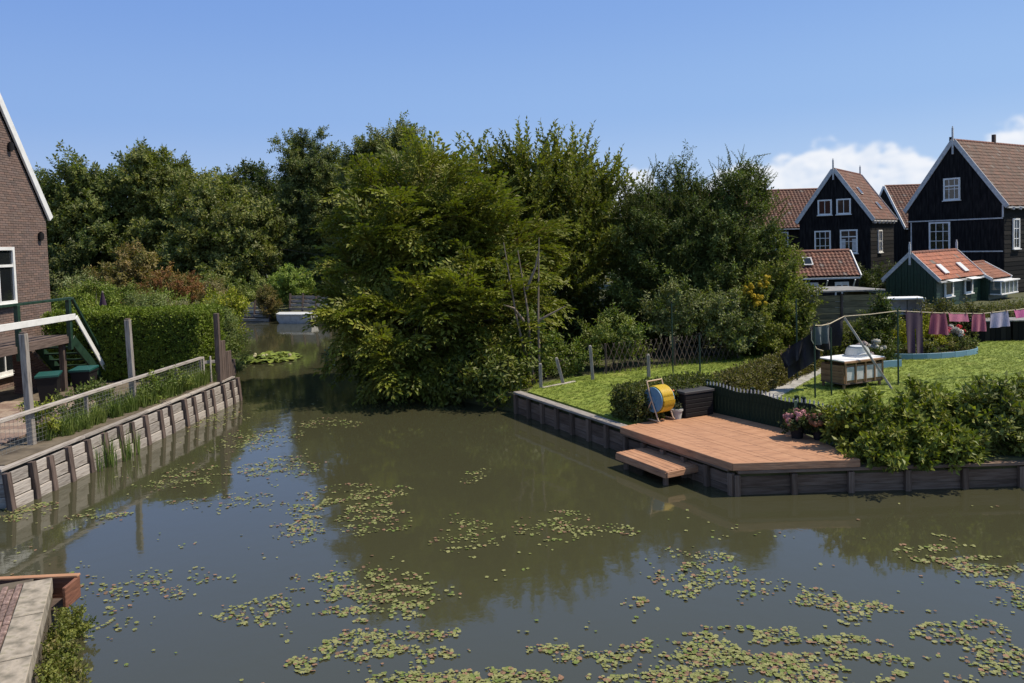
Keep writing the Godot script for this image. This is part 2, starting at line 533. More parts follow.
func hedge(called: String, label: String, pts: Array, w: float, h: float, y: float, m: Mesh, dens: float, c0: Color, c1: Color, o := {}) -> Node3D:
	# a clipped hedge along pts (x, z)
	var t := thing(called, label, "hedge", Vector3(pts[0].x, y, pts[0].y))
	var b := MB.new()
	var xs := []
	var cs := PackedColorArray()
	for i in pts.size() - 1:
		var p := Vector3(pts[i].x - pts[0].x, 0, pts[i].y - pts[0].y)
		var q := Vector3(pts[i + 1].x - pts[0].x, 0, pts[i + 1].y - pts[0].y)
		var dx := (q - p).normalized()
		var dz := dx.cross(Vector3.UP)
		var ln := (q - p).length()
		b.bar(p + dx * 0.1 + Vector3(0, h * 0.5 - 0.06, 0), q - dx * 0.1 + Vector3(0, h * 0.5 - 0.06, 0), w - 0.22, h - 0.1)
		var area := ln * w + 2 * ln * h + 2 * w * h
		for k in int(area * dens):
			var a := rng.randf() * area
			var at: Vector3
			var nn: Vector3
			var inset := absf(rng.randfn()) * 0.05 - rng.randf() * rng.randf() * float(o.get("rough", 0.03))
			if a < ln * w:
				nn = Vector3.UP
				at = p + dx * rng.randf() * ln + dz * rng.randf_range(-0.5, 0.5) * w + Vector3(0, h - inset, 0)
			elif a < ln * w + 2 * ln * h:
				var sg := 1.0 if rng.randf() < 0.5 else -1.0
				nn = dz * sg
				at = p + dx * rng.randf() * ln + dz * sg * (w * 0.5 - inset) + Vector3(0, rng.randf_range(0.03, 1.0) * h, 0)
			else:
				var e := rng.randf() < 0.5
				nn = -dx if e else dx
				at = (p + dx * inset if e else q - dx * inset) + dz * rng.randf_range(-0.5, 0.5) * w + Vector3(0, rng.randf_range(0.03, 1.0) * h, 0)
			at += nn * sin(at.x * 2.1 + at.z * 1.7) * 0.03
			var yy := (nn * 0.8 + Vector3.UP * 0.35 + Vector3(rng.randfn(), rng.randfn(), rng.randfn()) * 0.45).normalized()
			xs.append(Transform3D(turned(yy, rng.randf() * TAU, rng.randf_range(0.7, 1.2)), at))
			var c := c0.lerp(c1, clampf(rng.randfn(0.5, 0.3), 0, 1))
			var k2 := rng.randf_range(0.75, 1.2)
			cs.append(Color(c.r * k2, c.g * k2, c.b * k2))
	part(t, "twigs", b.mesh(), M.hedge_twigs)
	scatter(t, "foliage", m, M.leaf, xs, cs)
	return t

func tuft(sd: int, blades: int, h: float, spread: float) -> ArrayMesh:
	var g := RandomNumberGenerator.new()
	g.seed = sd
	var b := MB.new()
	for i in blades:
		var a := g.randf() * TAU
		var o := Vector3(cos(a), 0, sin(a))
		var s := Vector3(-o.z, 0, o.x)
		var at := o * g.randf() * spread * 0.4
		var hh := h * g.randf_range(0.6, 1.2)
		var mid := at + o * spread * 0.3 + Vector3(0, hh * 0.65, 0)
		var tip := at + o * spread * g.randf_range(0.6, 1.2) + Vector3(0, hh, 0)
		var w := minf(h * 0.06, 0.006)
		var k := g.randf_range(0.8, 1.2)
		b.col = Color(k, k, k)
		b.quad(at - s * w, mid - s * w * 0.8, mid + s * w * 0.8, at + s * w)
		b.tri(mid - s * w * 0.8, tip, mid + s * w * 0.8)
	return b.mesh()

func grass(parent: Node3D, called: String, m: Mesh, poly: PackedVector2Array, y: float, n: int, c0: Color, c1: Color) -> MultiMeshInstance3D:
	var lo := poly[0]
	var hi := poly[0]
	for p in poly:
		lo = lo.min(p)
		hi = hi.max(p)
	var xs := []
	var cs := PackedColorArray()
	var fn := FastNoiseLite.new()
	fn.seed = 5
	fn.frequency = 0.5
	while xs.size() < n:
		var p := Vector2(rng.randf_range(lo.x, hi.x), rng.randf_range(lo.y, hi.y))
		if not Geometry2D.is_point_in_polygon(p, poly):
			continue
		var t := clampf(0.5 + fn.get_noise_2d(p.x, p.y) * 0.7 + rng.randfn() * 0.15, 0, 1)
		var c := c0.lerp(c1, t)
		xs.append(Transform3D(Basis(Vector3.UP, rng.randf() * TAU).scaled(Vector3.ONE * rng.randf_range(0.7, 1.3)), Vector3(p.x, y, p.y)))
		cs.append(c)
	return scatter(parent, called, m, M.blade, xs, cs)

# ---------------------------------------------------------------- buildings
func roof_slope(wd: float, up: float, tw: float, tl: float, c0: Color, c1: Color, odd := 0.0) -> ArrayMesh:
	# pantiles: x along the eave 0..wd, y up the slope 0..up, z out of the roof
	var b := MB.new()
	var nx := int(round(wd / tw))
	var ny := int(round(up / tl))
	var seg := 4
	for j in ny:
		for i in nx:
			var c := c0.lerp(c1, rng.randf())
			var k := rng.randf_range(0.82, 1.12)
			b.col = Color(c.r * k, c.g * k, c.b * k)
			if rng.randf() < odd:
				b.col = Color(0.16, 0.12, 0.1)
			var x0 := wd * i / nx
			var y0 := up * j / ny
			var y1 := up * (j + 1) / ny
			var jz := rng.randf() * 0.008
			for s in seg:
				var a := x0 + wd / nx * s / seg
				var e := x0 + wd / nx * (s + 1) / seg
				var za := 0.11 * wd / nx * sin(TAU * s / seg) + jz
				var ze := 0.11 * wd / nx * sin(TAU * (s + 1) / seg) + jz
				b.quad(Vector3(a, y0, za + 0.035), Vector3(a, y1, za + 0.012), Vector3(e, y1, ze + 0.012), Vector3(e, y0, ze + 0.035))
				b.quad(Vector3(a, y0, za), Vector3(a, y0, za + 0.035), Vector3(e, y0, ze + 0.035), Vector3(e, y0, ze))
	return b.mesh()

func window(house: Node3D, at: Vector3, b: Basis, w: float, h: float, cols: int, rows: int, top := 0.0) -> void:
	# a sash in a white frame, standing 5 cm out of the wall; top: share of a fixed upper light
	var o := part(house, "window", box_mesh(Vector3(w - 0.06, h - 0.06, 0.02)), M.window_glass, at + b.z * 0.012, b)
	var f := MB.new()
	var e := 0.085
	f.box(Vector3(-w / 2 + e / 2, 0, 0.02), Vector3(e, h, 0.07))
	f.box(Vector3(w / 2 - e / 2, 0, 0.02), Vector3(e, h, 0.07))
	f.box(Vector3(0, h / 2 - e / 2, 0.02), Vector3(w - 2 * e, e, 0.07))
	f.box(Vector3(0, -h / 2 + e / 2, 0.02), Vector3(w - 2 * e, e, 0.07))
	if top > 0:
		f.box(Vector3(0, h / 2 - h * top, 0.018), Vector3(w - 2 * e, e * 0.8, 0.055))
	part(o, "frame", f.mesh(), M.white_paint)
	for i in range(1, cols):
		plank(o, "glazing_bar", Vector3(-w / 2 + w * i / cols, -h / 2 + e, 0.018), Vector3(-w / 2 + w * i / cols, h / 2 - e, 0.018), 0.035, 0.035, M.white_paint)
	for i in range(1, rows):
		plank(o, "glazing_bar", Vector3(-w / 2 + e, -h / 2 + h * i / rows, 0.016), Vector3(w / 2 - e, -h / 2 + h * i / rows, 0.016), 0.03, 0.035, M.white_paint)
	plank(o, "sill", Vector3(-w / 2 - 0.05, -h / 2 - 0.03, 0.05), Vector3(w / 2 + 0.05, -h / 2 - 0.03, 0.05), 0.12, 0.05, M.white_paint)

# gable front in the plane z = 0 facing +z, ridge running to -L
func gable_house(called: String, label: String, at: Vector3, turn: float, W: float, L: float, eave: float, ridge: float, o := {}) -> Node3D:
	var t := thing(called, label, "shed" if called.ends_with("shed") else "house", at, turn)
	var hw := W / 2
	var wallm: Array = o.get("wall", [M.black_wood_0, M.black_wood_1, M.black_wood_2])
	var body := MB.new()
	for z in [-0.05, -L + 0.05]:
		var s := 1.0 if z > -1 else -1.0
		var q := [Vector3(-hw + 0.04, 0, z), Vector3(-hw + 0.04, eave, z), Vector3(0, ridge - 0.05, z), Vector3(hw - 0.04, eave, z), Vector3(hw - 0.04, 0, z)]
		for k in [[0, 1, 2], [0, 2, 4], [2, 3, 4]]:
			if s > 0:
				body.tri(q[k[0]], q[k[1]], q[k[2]])
			else:
				body.tri(q[k[0]], q[k[2]], q[k[1]])
	for s in [-1.0, 1.0]:
		face(body, [Vector3(s * (hw - 0.04), 0, -0.05), Vector3(s * (hw - 0.04), 0, -L + 0.05), Vector3(s * (hw - 0.04), eave, -L + 0.05), Vector3(s * (hw - 0.04), eave, -0.05)], Vector3(s, 0, 0))
	part(t, "wall", body.mesh(), wallm[0])
	# upright boards of the gable ends
	var bw: float = o.get("board", 0.2)
	var nb := int(round(hw / bw))
	for z in [0.0, -L]:
		var gb := MB.new()
		for i in range(-nb, nb):
			var x0 := hw * i / nb + 0.006
			var x1 := hw * (i + 1) / nb - 0.006
			var h0 := eave + (ridge - eave) * (1 - absf(x0) / hw)
			var h1 := eave + (ridge - eave) * (1 - absf(x1) / hw)
			var zz: float = z + (0.012 if i % 2 == 0 else 0.0) * (1 if z > -1 else -1)
			var nn := 1.0 if z > -1 else -1.0
			var zb := zz - 0.045 * nn
			face(gb, [Vector3(x0, 0, zz), Vector3(x0, h0, zz), Vector3(x1, h1, zz), Vector3(x1, 0, zz)], Vector3(0, 0, nn))
			face(gb, [Vector3(x0, 0, zb), Vector3(x0, h0, zb), Vector3(x0, h0, zz), Vector3(x0, 0, zz)], Vector3(-1, 0, 0))
			face(gb, [Vector3(x1, 0, zb), Vector3(x1, h1, zb), Vector3(x1, h1, zz), Vector3(x1, 0, zz)], Vector3(1, 0, 0))
		part(t, "gable_boards", gb.mesh(), wallm[0])
	# lapped boards of the long sides
	var lap: float = o.get("lap", 0.24)
	var rows := int(eave / lap)
	for s in [-1.0, 1.0]:
		for j in rows:
			var y := eave * (j + 0.5) / rows
			var bb := Basis(Vector3.RIGHT, 0.0).rotated(Vector3.BACK, 0.07 * s)
			part(t, "board", box_mesh(Vector3(0.025, eave / rows * 1.04, L - 0.02)), (o.get("side", wallm) as Array)[rng.randi() % 3], Vector3(s * (hw - 0.012), y, -L / 2), bb)
	# roof
	var ov: float = o.get("over", 0.22)
	var sl := Vector2(hw, ridge - eave)
	var up := sl.length() + ov
	var ang := atan2(ridge - eave, hw)
	var tw: float = o.get("tile", 0.2)
	for s in [-1.0, 1.0]:
		var y := Vector3(-s * cos(ang), sin(ang), 0)
		var x := Vector3(0, 0, -s)
		var nn := Vector3(s * sin(ang), cos(ang), 0)
		var foot := Vector3(s * hw, eave, 0) - y * ov + nn * 0.06
		var org := foot if s > 0 else foot + Vector3(0, 0, -L)
		var r := part(t, "roof", box_mesh(Vector3(L, up, 0.05)), M.black_wood_0, org + x * L / 2 + y * up / 2 - nn * 0.03, Basis(x, y, nn))
		var tiles := part(r, "tiles", roof_slope(L, up - 0.02, tw, o.get("tile_len", 0.25), o.get("c0", Color(0.14, 0.055, 0.032)), o.get("c1", Color(0.25, 0.095, 0.055)), o.get("odd", 0.04)), M.roof_tile, Vector3(-L / 2, -up / 2, 0.03))
		tiles.set_meta("kind", "stuff")
		for z in [0.05, -L - 0.05]:
			if z < -1 and o.has("no_back"):
				continue
			var e0 := Vector3(s * hw, eave, z) - y * (ov + 0.05) + nn * 0.04
			var e1 := Vector3(0, ridge, z) + nn * 0.04 + Vector3(0, 0.02, 0)
			plank(t, "verge_board", e0, e1, 0.05, o.get("verge", 0.24), M.dull_white if o.has("dull") else M.white_paint, nn)
		plank(t, "gutter", Vector3(s * hw, eave, 0) - y * ov - Vector3(0, 0.06, 0) + Vector3(s * 0.05, 0, 0), Vector3(s * hw, eave, -L) - y * ov - Vector3(0, 0.06, 0) + Vector3(s * 0.05, 0, 0), 0.09, 0.08, M.dull_white)
	var rc := MB.new()
	rc.col = Color(0.2, 0.08, 0.05)
	var nr := int(L / 0.35)
	for i in nr:
		var z0 := -L * i / nr
		rc.tube([Vector3(0, ridge + 0.07, z0), Vector3(0, ridge + 0.075, z0 - L / nr + 0.01)], [0.1, 0.09], 8)
	var ridge_part := part(t, "ridge_tiles", rc.mesh(), M.roof_tile)
	ridge_part.set_meta("kind", "stuff")
	var fin: float = o.get("finial", 0.0)
	if fin > 0:
		for z in ([0.09, -L - 0.09] if not o.has("no_back") else [0.09]):
			var f := plank(t, "finial", Vector3(0, ridge - 0.95 * fin, z), Vector3(0, ridge + fin, z), 0.07, 0.09, M.dull_white)
			part(f, "finial_tip", box_mesh(Vector3(0.1, 0.05, 0.05)), M.dull_white, Vector3(0.975 * fin + 0.05, 0, 0))
	return t

# ---------------------------------------------------------------- sky, light, camera
func make_view() -> void:
	var cam := Camera3D.new()
	cam.name = "camera"
	add_child(cam)
	cam.position = Vector3(0, 4, 0)
	cam.rotation_degrees = Vector3(-2.8, 0, -1.8)
	cam.near = 0.1
	cam.far = 2000
	# a lens shifted downwards, as a straightened photograph has
	cam.set_frustum(2 * 0.1 * 341.5 / 800.0, Vector2(0, -58.5 / 800.0 * 0.1), 0.1, 2000)
	cam.current = true
	var env := Environment.new()
	env.background_mode = Environment.BG_SKY
	env.tonemap_mode = Environment.TONE_MAPPER_LINEAR
	env.tonemap_exposure = 1.1
	env.sdfgi_enabled = true
	env.ssao_enabled = true
	env.ssil_enabled = true
	var sky := Sky.new()
	var sm := PanoramaSkyMaterial.new()
	sm.panorama = sky_picture()
	sm.energy_multiplier = 0.93
	sky.sky_material = sm
	env.sky = sky
	var we := WorldEnvironment.new()
	we.name = "environment"
	we.environment = env
	add_child(we)
	var sun := DirectionalLight3D.new()
	sun.name = "sun"
	add_child(sun)
	sun.look_at_from_position(SUN, Vector3.ZERO)
	sun.light_energy = 1.6
	sun.light_color = Color(1.0, 0.95, 0.87)
	sun.light_angular_distance = 0.5
	sun.shadow_enabled = true

func sky_picture() -> ImageTexture:
	# clear air, paler towards the horizon, and a low bank of fair-weather cloud here and there round the horizon
	var w := 2560
	var h := 1280
	var im := Image.create(w, h, false, Image.FORMAT_RGBF)
	var stops := [[0.0, Color(0.50, 0.645, 0.85)], [4.0, Color(0.40, 0.565, 0.835)], [9.0, Color(0.275, 0.455, 0.80)], [17.0, Color(0.19, 0.355, 0.745)], [30.0, Color(0.145, 0.285, 0.61)], [90.0, Color(0.10, 0.20, 0.42)]]
	var air := []
	for y in h:
		var el := 90.0 - 180.0 * (y + 0.5) / h
		var c: Color = stops[0][1]
		for k in stops.size() - 1:
			if el >= stops[k][0]:
				c = (stops[k][1] as Color).lerp(stops[k + 1][1], smoothstep(0.0, 1.0, clampf((el - stops[k][0]) / (stops[k + 1][0] - stops[k][0]), 0, 1)) * 0.5 + clampf((el - stops[k][0]) / (stops[k + 1][0] - stops[k][0]), 0, 1) * 0.5)
		# air is brighter towards the sun
		var row := PackedColorArray()
		for x in w / 8:
			var a := TAU * (x + 0.5) * 8.0 / w
			var e := deg_to_rad(maxf(el, 0.0))
			var near := 0.5 + 0.5 * Vector3(sin(a) * cos(e), sin(e), -cos(a) * cos(e)).dot(SUN.normalized())
			var k := 0.86 + 0.42 * near * near
			var cc := Color(c.r * k + 0.05 * near * near, c.g * k + 0.035 * near * near, c.b * lerpf(1.0, k, 0.5))
			row.append(cc)
			im.fill_rect(Rect2i(x * 8, y, 8, 1), cc)
		air.append(row)
	var fn := FastNoiseLite.new()
	fn.seed = 8
	fn.noise_type = FastNoiseLite.TYPE_SIMPLEX_SMOOTH
	fn.frequency = 0.055
	fn.fractal_octaves = 6
	var big := FastNoiseLite.new()
	big.seed = 3
	big.frequency = 0.02
	# heaps of cloud: [azimuth, elevation of base, half width, height] in degrees
	var heaps := [[19.6, 1.5, 4.2, 4.4], [22.4, 1.5, 3.8, 5.2], [26.5, 1.5, 3.6, 4.2], [32.8, 2.0, 3.2, 5.3], [37, 2.0, 5.0, 5.6], [1.5, 2.6, 1.6, 2.6], [8.6, 2.0, 2.4, 3.4], [16.0, 1.5, 3.2, 4.2]]
	var g := RandomNumberGenerator.new()
	g.seed = 17
	for i in 26:
		heaps.append([g.randf_range(44, 320), g.randf_range(1.2, 3.5), g.randf_range(2.5, 7), g.randf_range(1.5, 4.6)])
	var y0 := int((90.0 - 10.5) / 180.0 * h)
	var y1 := int((90.0 - 0.3) / 180.0 * h)
	for x in w:
		var az := 360.0 * (x + 0.5) / w
		if az > 320.0:
			az -= 360.0
		for y in range(y0, y1):
			var el := 90.0 - 180.0 * (y + 0.5) / h
			var m := -1.0
			for q in heaps:
				var dx: float = absf(az - q[0]) / q[2]
				if dx < 1.0:
					var dy: float = (el - q[1]) / q[3]
					m = maxf(m, 1.0 - dx * dx - (dy * dy if dy > 0 else dy * dy * 3.0))
			if m < -0.2:
				continue
			var nz := fn.get_noise_2d(az * 6.0, el * 9.0)
			var d := smoothstep(0.0, 0.30, m + nz * 0.5 - 0.06)
			if d <= 0.0:
				continue
			var light := clampf(0.75 + fn.get_noise_2d(az * 6.0 + 1.6, el * 9.0 + 2.5) * -0.9 + nz * 0.7 + (el - 4.0) * 0.05, 0.35, 1.0)
			var cl := Color(0.60, 0.70, 0.86).lerp(Color(0.93, 0.94, 0.97), light)
			im.set_pixel(x, y, (air[y][x / 8] as Color).lerp(cl, d * 0.86))
	return ImageTexture.create_from_image(im)

# ---------------------------------------------------------------- the place
var SP := {}
const SUN := Vector3(0.72, 1.12, 0.03)
const PATCHES := [
	[1.99, -7.37, 1.10, 0.46, 640, "largest patch of floating leaves, along the bottom edge of the photo"],
	[2.13, -9.37, 0.42, 0.57, 130, "loose patch of leaves below the deck reflection"],
	[1.30, -8.62, 0.15, 0.10, 26, "small clump of leaves just above the largest patch"],
	[0.60, -11.12, 0.47, 0.44, 90, "patch of leaves in the tree reflection in the middle of the canal"],
	[1.31, -10.86, 0.38, 0.23, 30, "thin trail of leaves pointing towards the deck"],
	[-0.77, -13.77, 0.23, 0.36, 22, "small pale clump highest up in the tree reflection"],
	[-0.72, -10.93, 0.36, 0.62, 70, "patch at the edge of the tree reflection left of the middle"],
	[-2.67, -12.50, 0.74, 0.65, 260, "dense oval raft of leaves on the sky reflection below the tree"],
	[-3.17, -11.38, 0.35, 0.50, 90, "ragged patch just below the dense oval raft"],
	[-2.06, -11.49, 0.37, 0.42, 70, "reddish strip of leaves right of the ragged patch"],
	[-1.56, -8.93, 0.53, 0.38, 230, "wide raft of leaves in the middle of the lower water"],
	[-1.32, -7.87, 0.57, 0.30, 170, "yellowish patch below the wide raft"],
	[-0.55, -7.21, 0.61, 0.17, 260, "dense raft cut by the bottom edge left of the middle"],
	[-2.16, -7.60, 0.17, 0.15, 30, "small lone clump near the bottom edge"],
	[-2.76, -8.76, 0.62, 0.27, 80, "trail of small leaves left of the wide raft"],
	[-1.95, -9.50, 0.61, 0.32, 90, "thin patch of leaves above the wide raft"],
	[-4.52, -9.57, 0.69, 0.36, 80, "scattered leaves nearest the brick quay"],
	[-4.54, -8.52, 0.28, 0.33, 26, "few leaves off the weedy bank"],
	[5.07, -9.61, 0.30, 0.33, 60, "patch of leaves below the bank-wall shrubs"],
	[5.41, -8.86, 0.32, 1.02, 220, "large broken patch at the right frame edge"],
	[4.30, -7.45, 0.41, 0.55, 150, "loose patch in the lower right corner"],
	[3.44, -8.43, 0.42, 0.30, 110, "crescent of leaves left of the broken right patch"],
	[0.24, -7.68, 0.14, 0.18, 26, "small clump left of the largest patch"],
	[2.71, -8.93, 0.34, 0.21, 24, "faint scatter of leaves between crescent and loose patch"],
	[-5.58, -16.89, 0.67, 0.82, 170, "matted raft along the bend below the timber quay end"],
	[-4.49, -14.62, 0.65, 0.54, 170, "matted raft in the middle of the narrow channel"],
	[-4.40, -18.22, 0.80, 0.42, 90, "thin mat at the edge of the tree shade"],
	[-5.96, -14.15, 0.63, 0.51, 120, "matted leaves in the reflection of the quay piles"],
	[-6.53, -12.28, 0.36, 0.20, 50, "small mat in the shade near the timber quay"],
	[-8.00, -12.52, 0.44, 0.36, 120, "mat of leaves against the corner pile of the timber quay"],
	[-7.31, -19.07, 0.71, 0.81, 120, "leaves packed against the far piles of the timber quay"],
	[-4.68, -12.79, 0.67, 0.42, 60, "loose leaves between the matted rafts and the dense oval raft"]]

func _ready() -> void:
	rng.seed = 20240613
	make_view()
	make_materials()
	var hm := tmat("hedge_twigs", ramp_tex(0.05, 4, 92, [lin(0.012, 0.014, 0.006), lin(0.03, 0.034, 0.012), lin(0.05, 0.04, 0.02)]), Vector3(1.5, 1.5, 1.5), 0.95, false, M.bump, 3.0)
	hm.resource_name = "hedge_twigs"
	SP.broad = spray(1, 11, 0.34, 0.15, 0.075)
	SP.fine = spray(2, 12, 0.24, 0.10, 0.05)
	SP.droop = spray(3, 12, 0.42, 0.17, 0.065, 0.55)
	SP.bough = bough(31, 0.95, 0.165, 0.078, 0.35)
	SP.shoot = shoot(32, 1.05, 0.19, 0.09)
	SP.tuft_shoot = shoot(33, 0.55, 0.07, 0.03)
	SP.far = spray(4, 17, 0.7, 0.24, 0.14)
	SP.far_fine = spray(5, 13, 0.5, 0.19, 0.11)
	SP.hedge = spray(6, 7, 0.10, 0.065, 0.042)
	SP.laurel = spray(7, 9, 0.17, 0.125, 0.058, -0.2)
	SP.needle = spray(8, 14, 0.3, 0.09, 0.028)
	SP.weed = spray(9, 8, 0.2, 0.09, 0.05)
	make_land()
	make_left_bank()
	make_brick_house()
	make_corner_quay()
	make_right_quay()
	make_garden()
	make_laundry()
	make_houses()
	make_trees()
	make_left_garden()
	make_channel_end()
	make_water_plants()

func make_land() -> void:
	var canal := [Vector2(-3.4, 60), Vector2(-3.6, -4.7), Vector2(-5.3, -8.35), Vector2(-5.45, -8.6), Vector2(-18, -9.2), Vector2(-18, -12.75), Vector2(-8.28, -12.75), Vector2(-7.62, -21.4), Vector2(-8.5, -24.2), Vector2(-12.8, -35), Vector2(-16.2, -45.2), Vector2(-17, -47.3), Vector2(-13.4, -45.6), Vector2(-8.6, -43), Vector2(-5.6, -39), Vector2(-4.4, -30), Vector2(-2.9, -22.8), Vector2(-1.5, -20.5), Vector2(0.1, -18.74), Vector2(2.14, -14.78), Vector2(3.42, -12.24), Vector2(40, -12.24), Vector2(40, 60)]
	var poly := PackedVector2Array(canal)
	for p in [Vector2(900, 60), Vector2(900, -1200), Vector2(-900, -1200), Vector2(-900, 60)]:
		poly.append(p)
	var b := MB.new()
	b.prism(poly, -1.3, 0.44)
	struct("ground", b.mesh(), M.land)
	var w := MB.new()
	w.prism(PackedVector2Array([Vector2(-20, 60), Vector2(-20, -50), Vector2(42, -50), Vector2(42, 60)]), -1.2, 0.0)
	struct("water", w.mesh(), M.canal_water)
	# raised garden ground on the left bank
	var l := MB.new()
	l.prism(PackedVector2Array([Vector2(-8.3, -12.8), Vector2(-7.68, -21.4), Vector2(-8.6, -24.3), Vector2(-12.9, -35.1), Vector2(-16.3, -45.4), Vector2(-17.4, -47.6), Vector2(-60, -60), Vector2(-60, -12.8)]), -0.3, 0.69)
	struct("garden_soil", l.mesh(), M.soil)
	# lawns
	var lawn1 := PackedVector2Array([Vector2(0.3, -18.8), Vector2(2.2, -15.1), Vector2(4.2, -16.2), Vector2(7.6, -20.7), Vector2(9.5, -22.5), Vector2(6.5, -24), Vector2(1.6, -20.6), Vector2(0.5, -19.6)])
	var lawn2 := PackedVector2Array([Vector2(4.9, -16.1), Vector2(5.8, -12.6), Vector2(22, -12.6), Vector2(22, -25.2), Vector2(16, -25.6), Vector2(12.9, -23.6), Vector2(10.0, -22.0), Vector2(8.0, -20.8), Vector2(5.4, -17.0)])
	for q in [["lawn", lawn1, 4500], ["lawn", lawn2, 12000]]:
		var m := MB.new()
		m.prism(q[1], 0.2, 0.5)
		struct(q[0], m.mesh(), M.turf)
	var tf := tuft(3, 12, 0.035, 0.06)
	var g1 := grass(self, "grass", tf, lawn1, 0.498, 9000, Color(0.16, 0.22, 0.026), Color(0.27, 0.30, 0.055))
	g1.set_meta("label", "mown grass of the small lawn beside the timber quay")
	g1.set_meta("category", "grass")
	g1.set_meta("kind", "stuff")
	var g2 := grass(self, "grass", tf, lawn2, 0.498, 34000, Color(0.16, 0.215, 0.026), Color(0.26, 0.29, 0.055))
	g2.set_meta("label", "mown grass of the laundry garden")
	g2.set_meta("category", "grass")
	g2.set_meta("kind", "stuff")
	# garden path of grey slabs beside the low hedge
	var path := Node3D.new()
	path.name = "path"
	add_child(path)
	path.set_meta("kind", "structure")
	var a := Vector3(5.05, 0.505, -16.6)
	var e := Vector3(8.1, 0.505, -20.9)
	var d := (e - a) / 9.0
	for i in 9:
		plank(path, "slab", a + d * i, a + d * (i + 0.97), 0.42, 0.05, M.paving)

func make_left_bank() -> void:
	# quay of timber piles and boards
	var q := thing("timber_quay", "weathered timber quay of upright piles and boards below the wire fence", "quay", Vector3(-8.2, 0, -12.6))
	var a := Vector3.ZERO
	var e := Vector3(0.66, 0, -8.9)
	var n := 17
	var out := Vector3(0.997, 0, 0.074)
	for i in n + 1:
		var t := i / float(n) + (rng.randf_range(-0.012, 0.012) if i > 0 else 0.0)
		var p := a.lerp(e, t)
		var w := rng.randf_range(0.10, 0.125)
		plank(q, "pile", p + out * (0.16 + rng.randf_range(0, 0.02)) + Vector3(0, -0.7, 0), p + out * 0.05 + Vector3(0, rng.randf_range(0.6, 0.65), 0), w, 0.10, M["brown_wood_%d" % (i % 3)], out)
		if i < n:
			var p2 := a.lerp(e, (i + 1) / float(n))
			for k in 3:
				var y := -0.02 + k * 0.205
				var lean := 0.09 - k * 0.035
				plank(q, "board", p + out * lean + Vector3(0, y + 0.1, 0), p2 + out * lean + Vector3(0, y + 0.1 + rng.randf_range(-0.01, 0.01), 0), 0.04, 0.195, M["grey_wood_%d" % (rng.randi() % 3)])
	for i in 4:
		plank(q, "capping", a.lerp(e, i * 0.25) + Vector3(-0.14, 0.645, 0), a.lerp(e, i * 0.25 + 0.249) + Vector3(-0.14, 0.645, 0), 0.24, 0.05, M["grey_wood_%d" % (i % 3)])
	# return of the quay, facing the bridge
	for k in 3:
		plank(q, "board", Vector3(-9, 0.08 + k * 0.205, -0.12), Vector3(-0.05, 0.08 + k * 0.205, -0.12), 0.04, 0.195, M["grey_wood_%d" % k])
	plank(q, "capping", Vector3(-9, 0.645, -0.2), Vector3(-0.3, 0.645, -0.2), 0.2, 0.06, M.grey_wood_1)
	# fence
	var f := thing("wire_fence", "low fence of wooden rail, posts and wire netting along the timber quay", "fence", Vector3(-8.72, 0.7, -13.0))
	var f1 := Vector3(0.72, 0, -7.35)
	for t in [0.0, 0.36, 0.585, 0.83, 0.99]:
		var p: Vector3 = f1 * t
		plank(f, "post", p + Vector3(0, -0.05, 0), p + Vector3(0, 0.62 + rng.randf_range(-0.02, 0.03), 0), 0.06, 0.06, M.grey_wood_1)
	plank(f, "rail", Vector3(0, 0.60, 0.6), f1 * 0.52 + Vector3(0, 0.62, 0), 0.09, 0.06, M.grey_wood_2)
	plank(f, "rail", f1 * 0.521 + Vector3(0, 0.62, 0), f1 + Vector3(0, 0.64, 0), 0.09, 0.06, M.grey_wood_0)
	var net := MB.new()
	for i in 74:
		var p := f1 * (i / 73.0) + Vector3(0.035, 0, 0)
		net.bar(p + Vector3(0, 0.02, 0), p + Vector3(0, 0.56, 0), 0.003, 0.003)
	for k in 8:
		net.bar(Vector3(0.035, 0.03 + k * 0.075, 0), f1 + Vector3(0.035, 0.03 + k * 0.075, 0), 0.003, 0.003)
	part(f, "netting", net.mesh(), M.wire)
	for z in [[-8.66, -14.15, 2.68, "tall weathered post standing by the fence below the balcony"], [-8.44, -17.55, 2.6, "tall slim grey post standing in front of the clipped hedge"]]:
		var tp := thing("wooden_post", z[3], "post", Vector3(z[0], 0.65, z[1]))
		plank(tp, "shaft", Vector3(0, 0, 0), Vector3(-0.04, z[2] - 0.65, 0), 0.11, 0.11, M.grey_wood_1)
		plank(tp, "cap", Vector3(-0.04, z[2] - 0.65, 0), Vector3(-0.04, z[2] - 0.62, 0), 0.09, 0.09, M.brown_wood_2)
	# screen where the hedge ends
	var s := thing("end_screen", "stepped wooden screen at the hedge end by the water", "fence", Vector3(-7.66, 0.66, -20.6))
	for k in 9:
		var z := -0.14 * k
		var h := 1.78 if k == 0 else (1.05 if k < 4 else (0.72 if k < 7 else 0.45))
		plank(s, "slat", Vector3(0, 0, z), Vector3(0.0, h + rng.randf_range(-0.02, 0.02), z), 0.12, 0.05 if k > 0 else 0.12, M["brown_wood_%d" % (k % 3)], Vector3.RIGHT)
	plank(s, "rail", Vector3(-0.06, 0.35, 0.05), Vector3(-0.06, 0.35, -1.2), 0.04, 0.08, M.brown_wood_1)
	plank(s, "rail", Vector3(-0.3, 0.55, 0.2), Vector3(-0.05, 0.55, 0.02), 0.04, 0.08, M.grey_wood_1)
	for z in [0.2, 0.05]:
		plank(s, "picket", Vector3(-0.35 + z, 0, 0.25 - z * 0.5), Vector3(-0.35 + z, 0.7, 0.25 - z * 0.5), 0.06, 0.03, M.grey_wood_2)
	# pavers on the terrace behind the fence
	var tc := Node3D.new()
	tc.name = "terrace"
	add_child(tc)
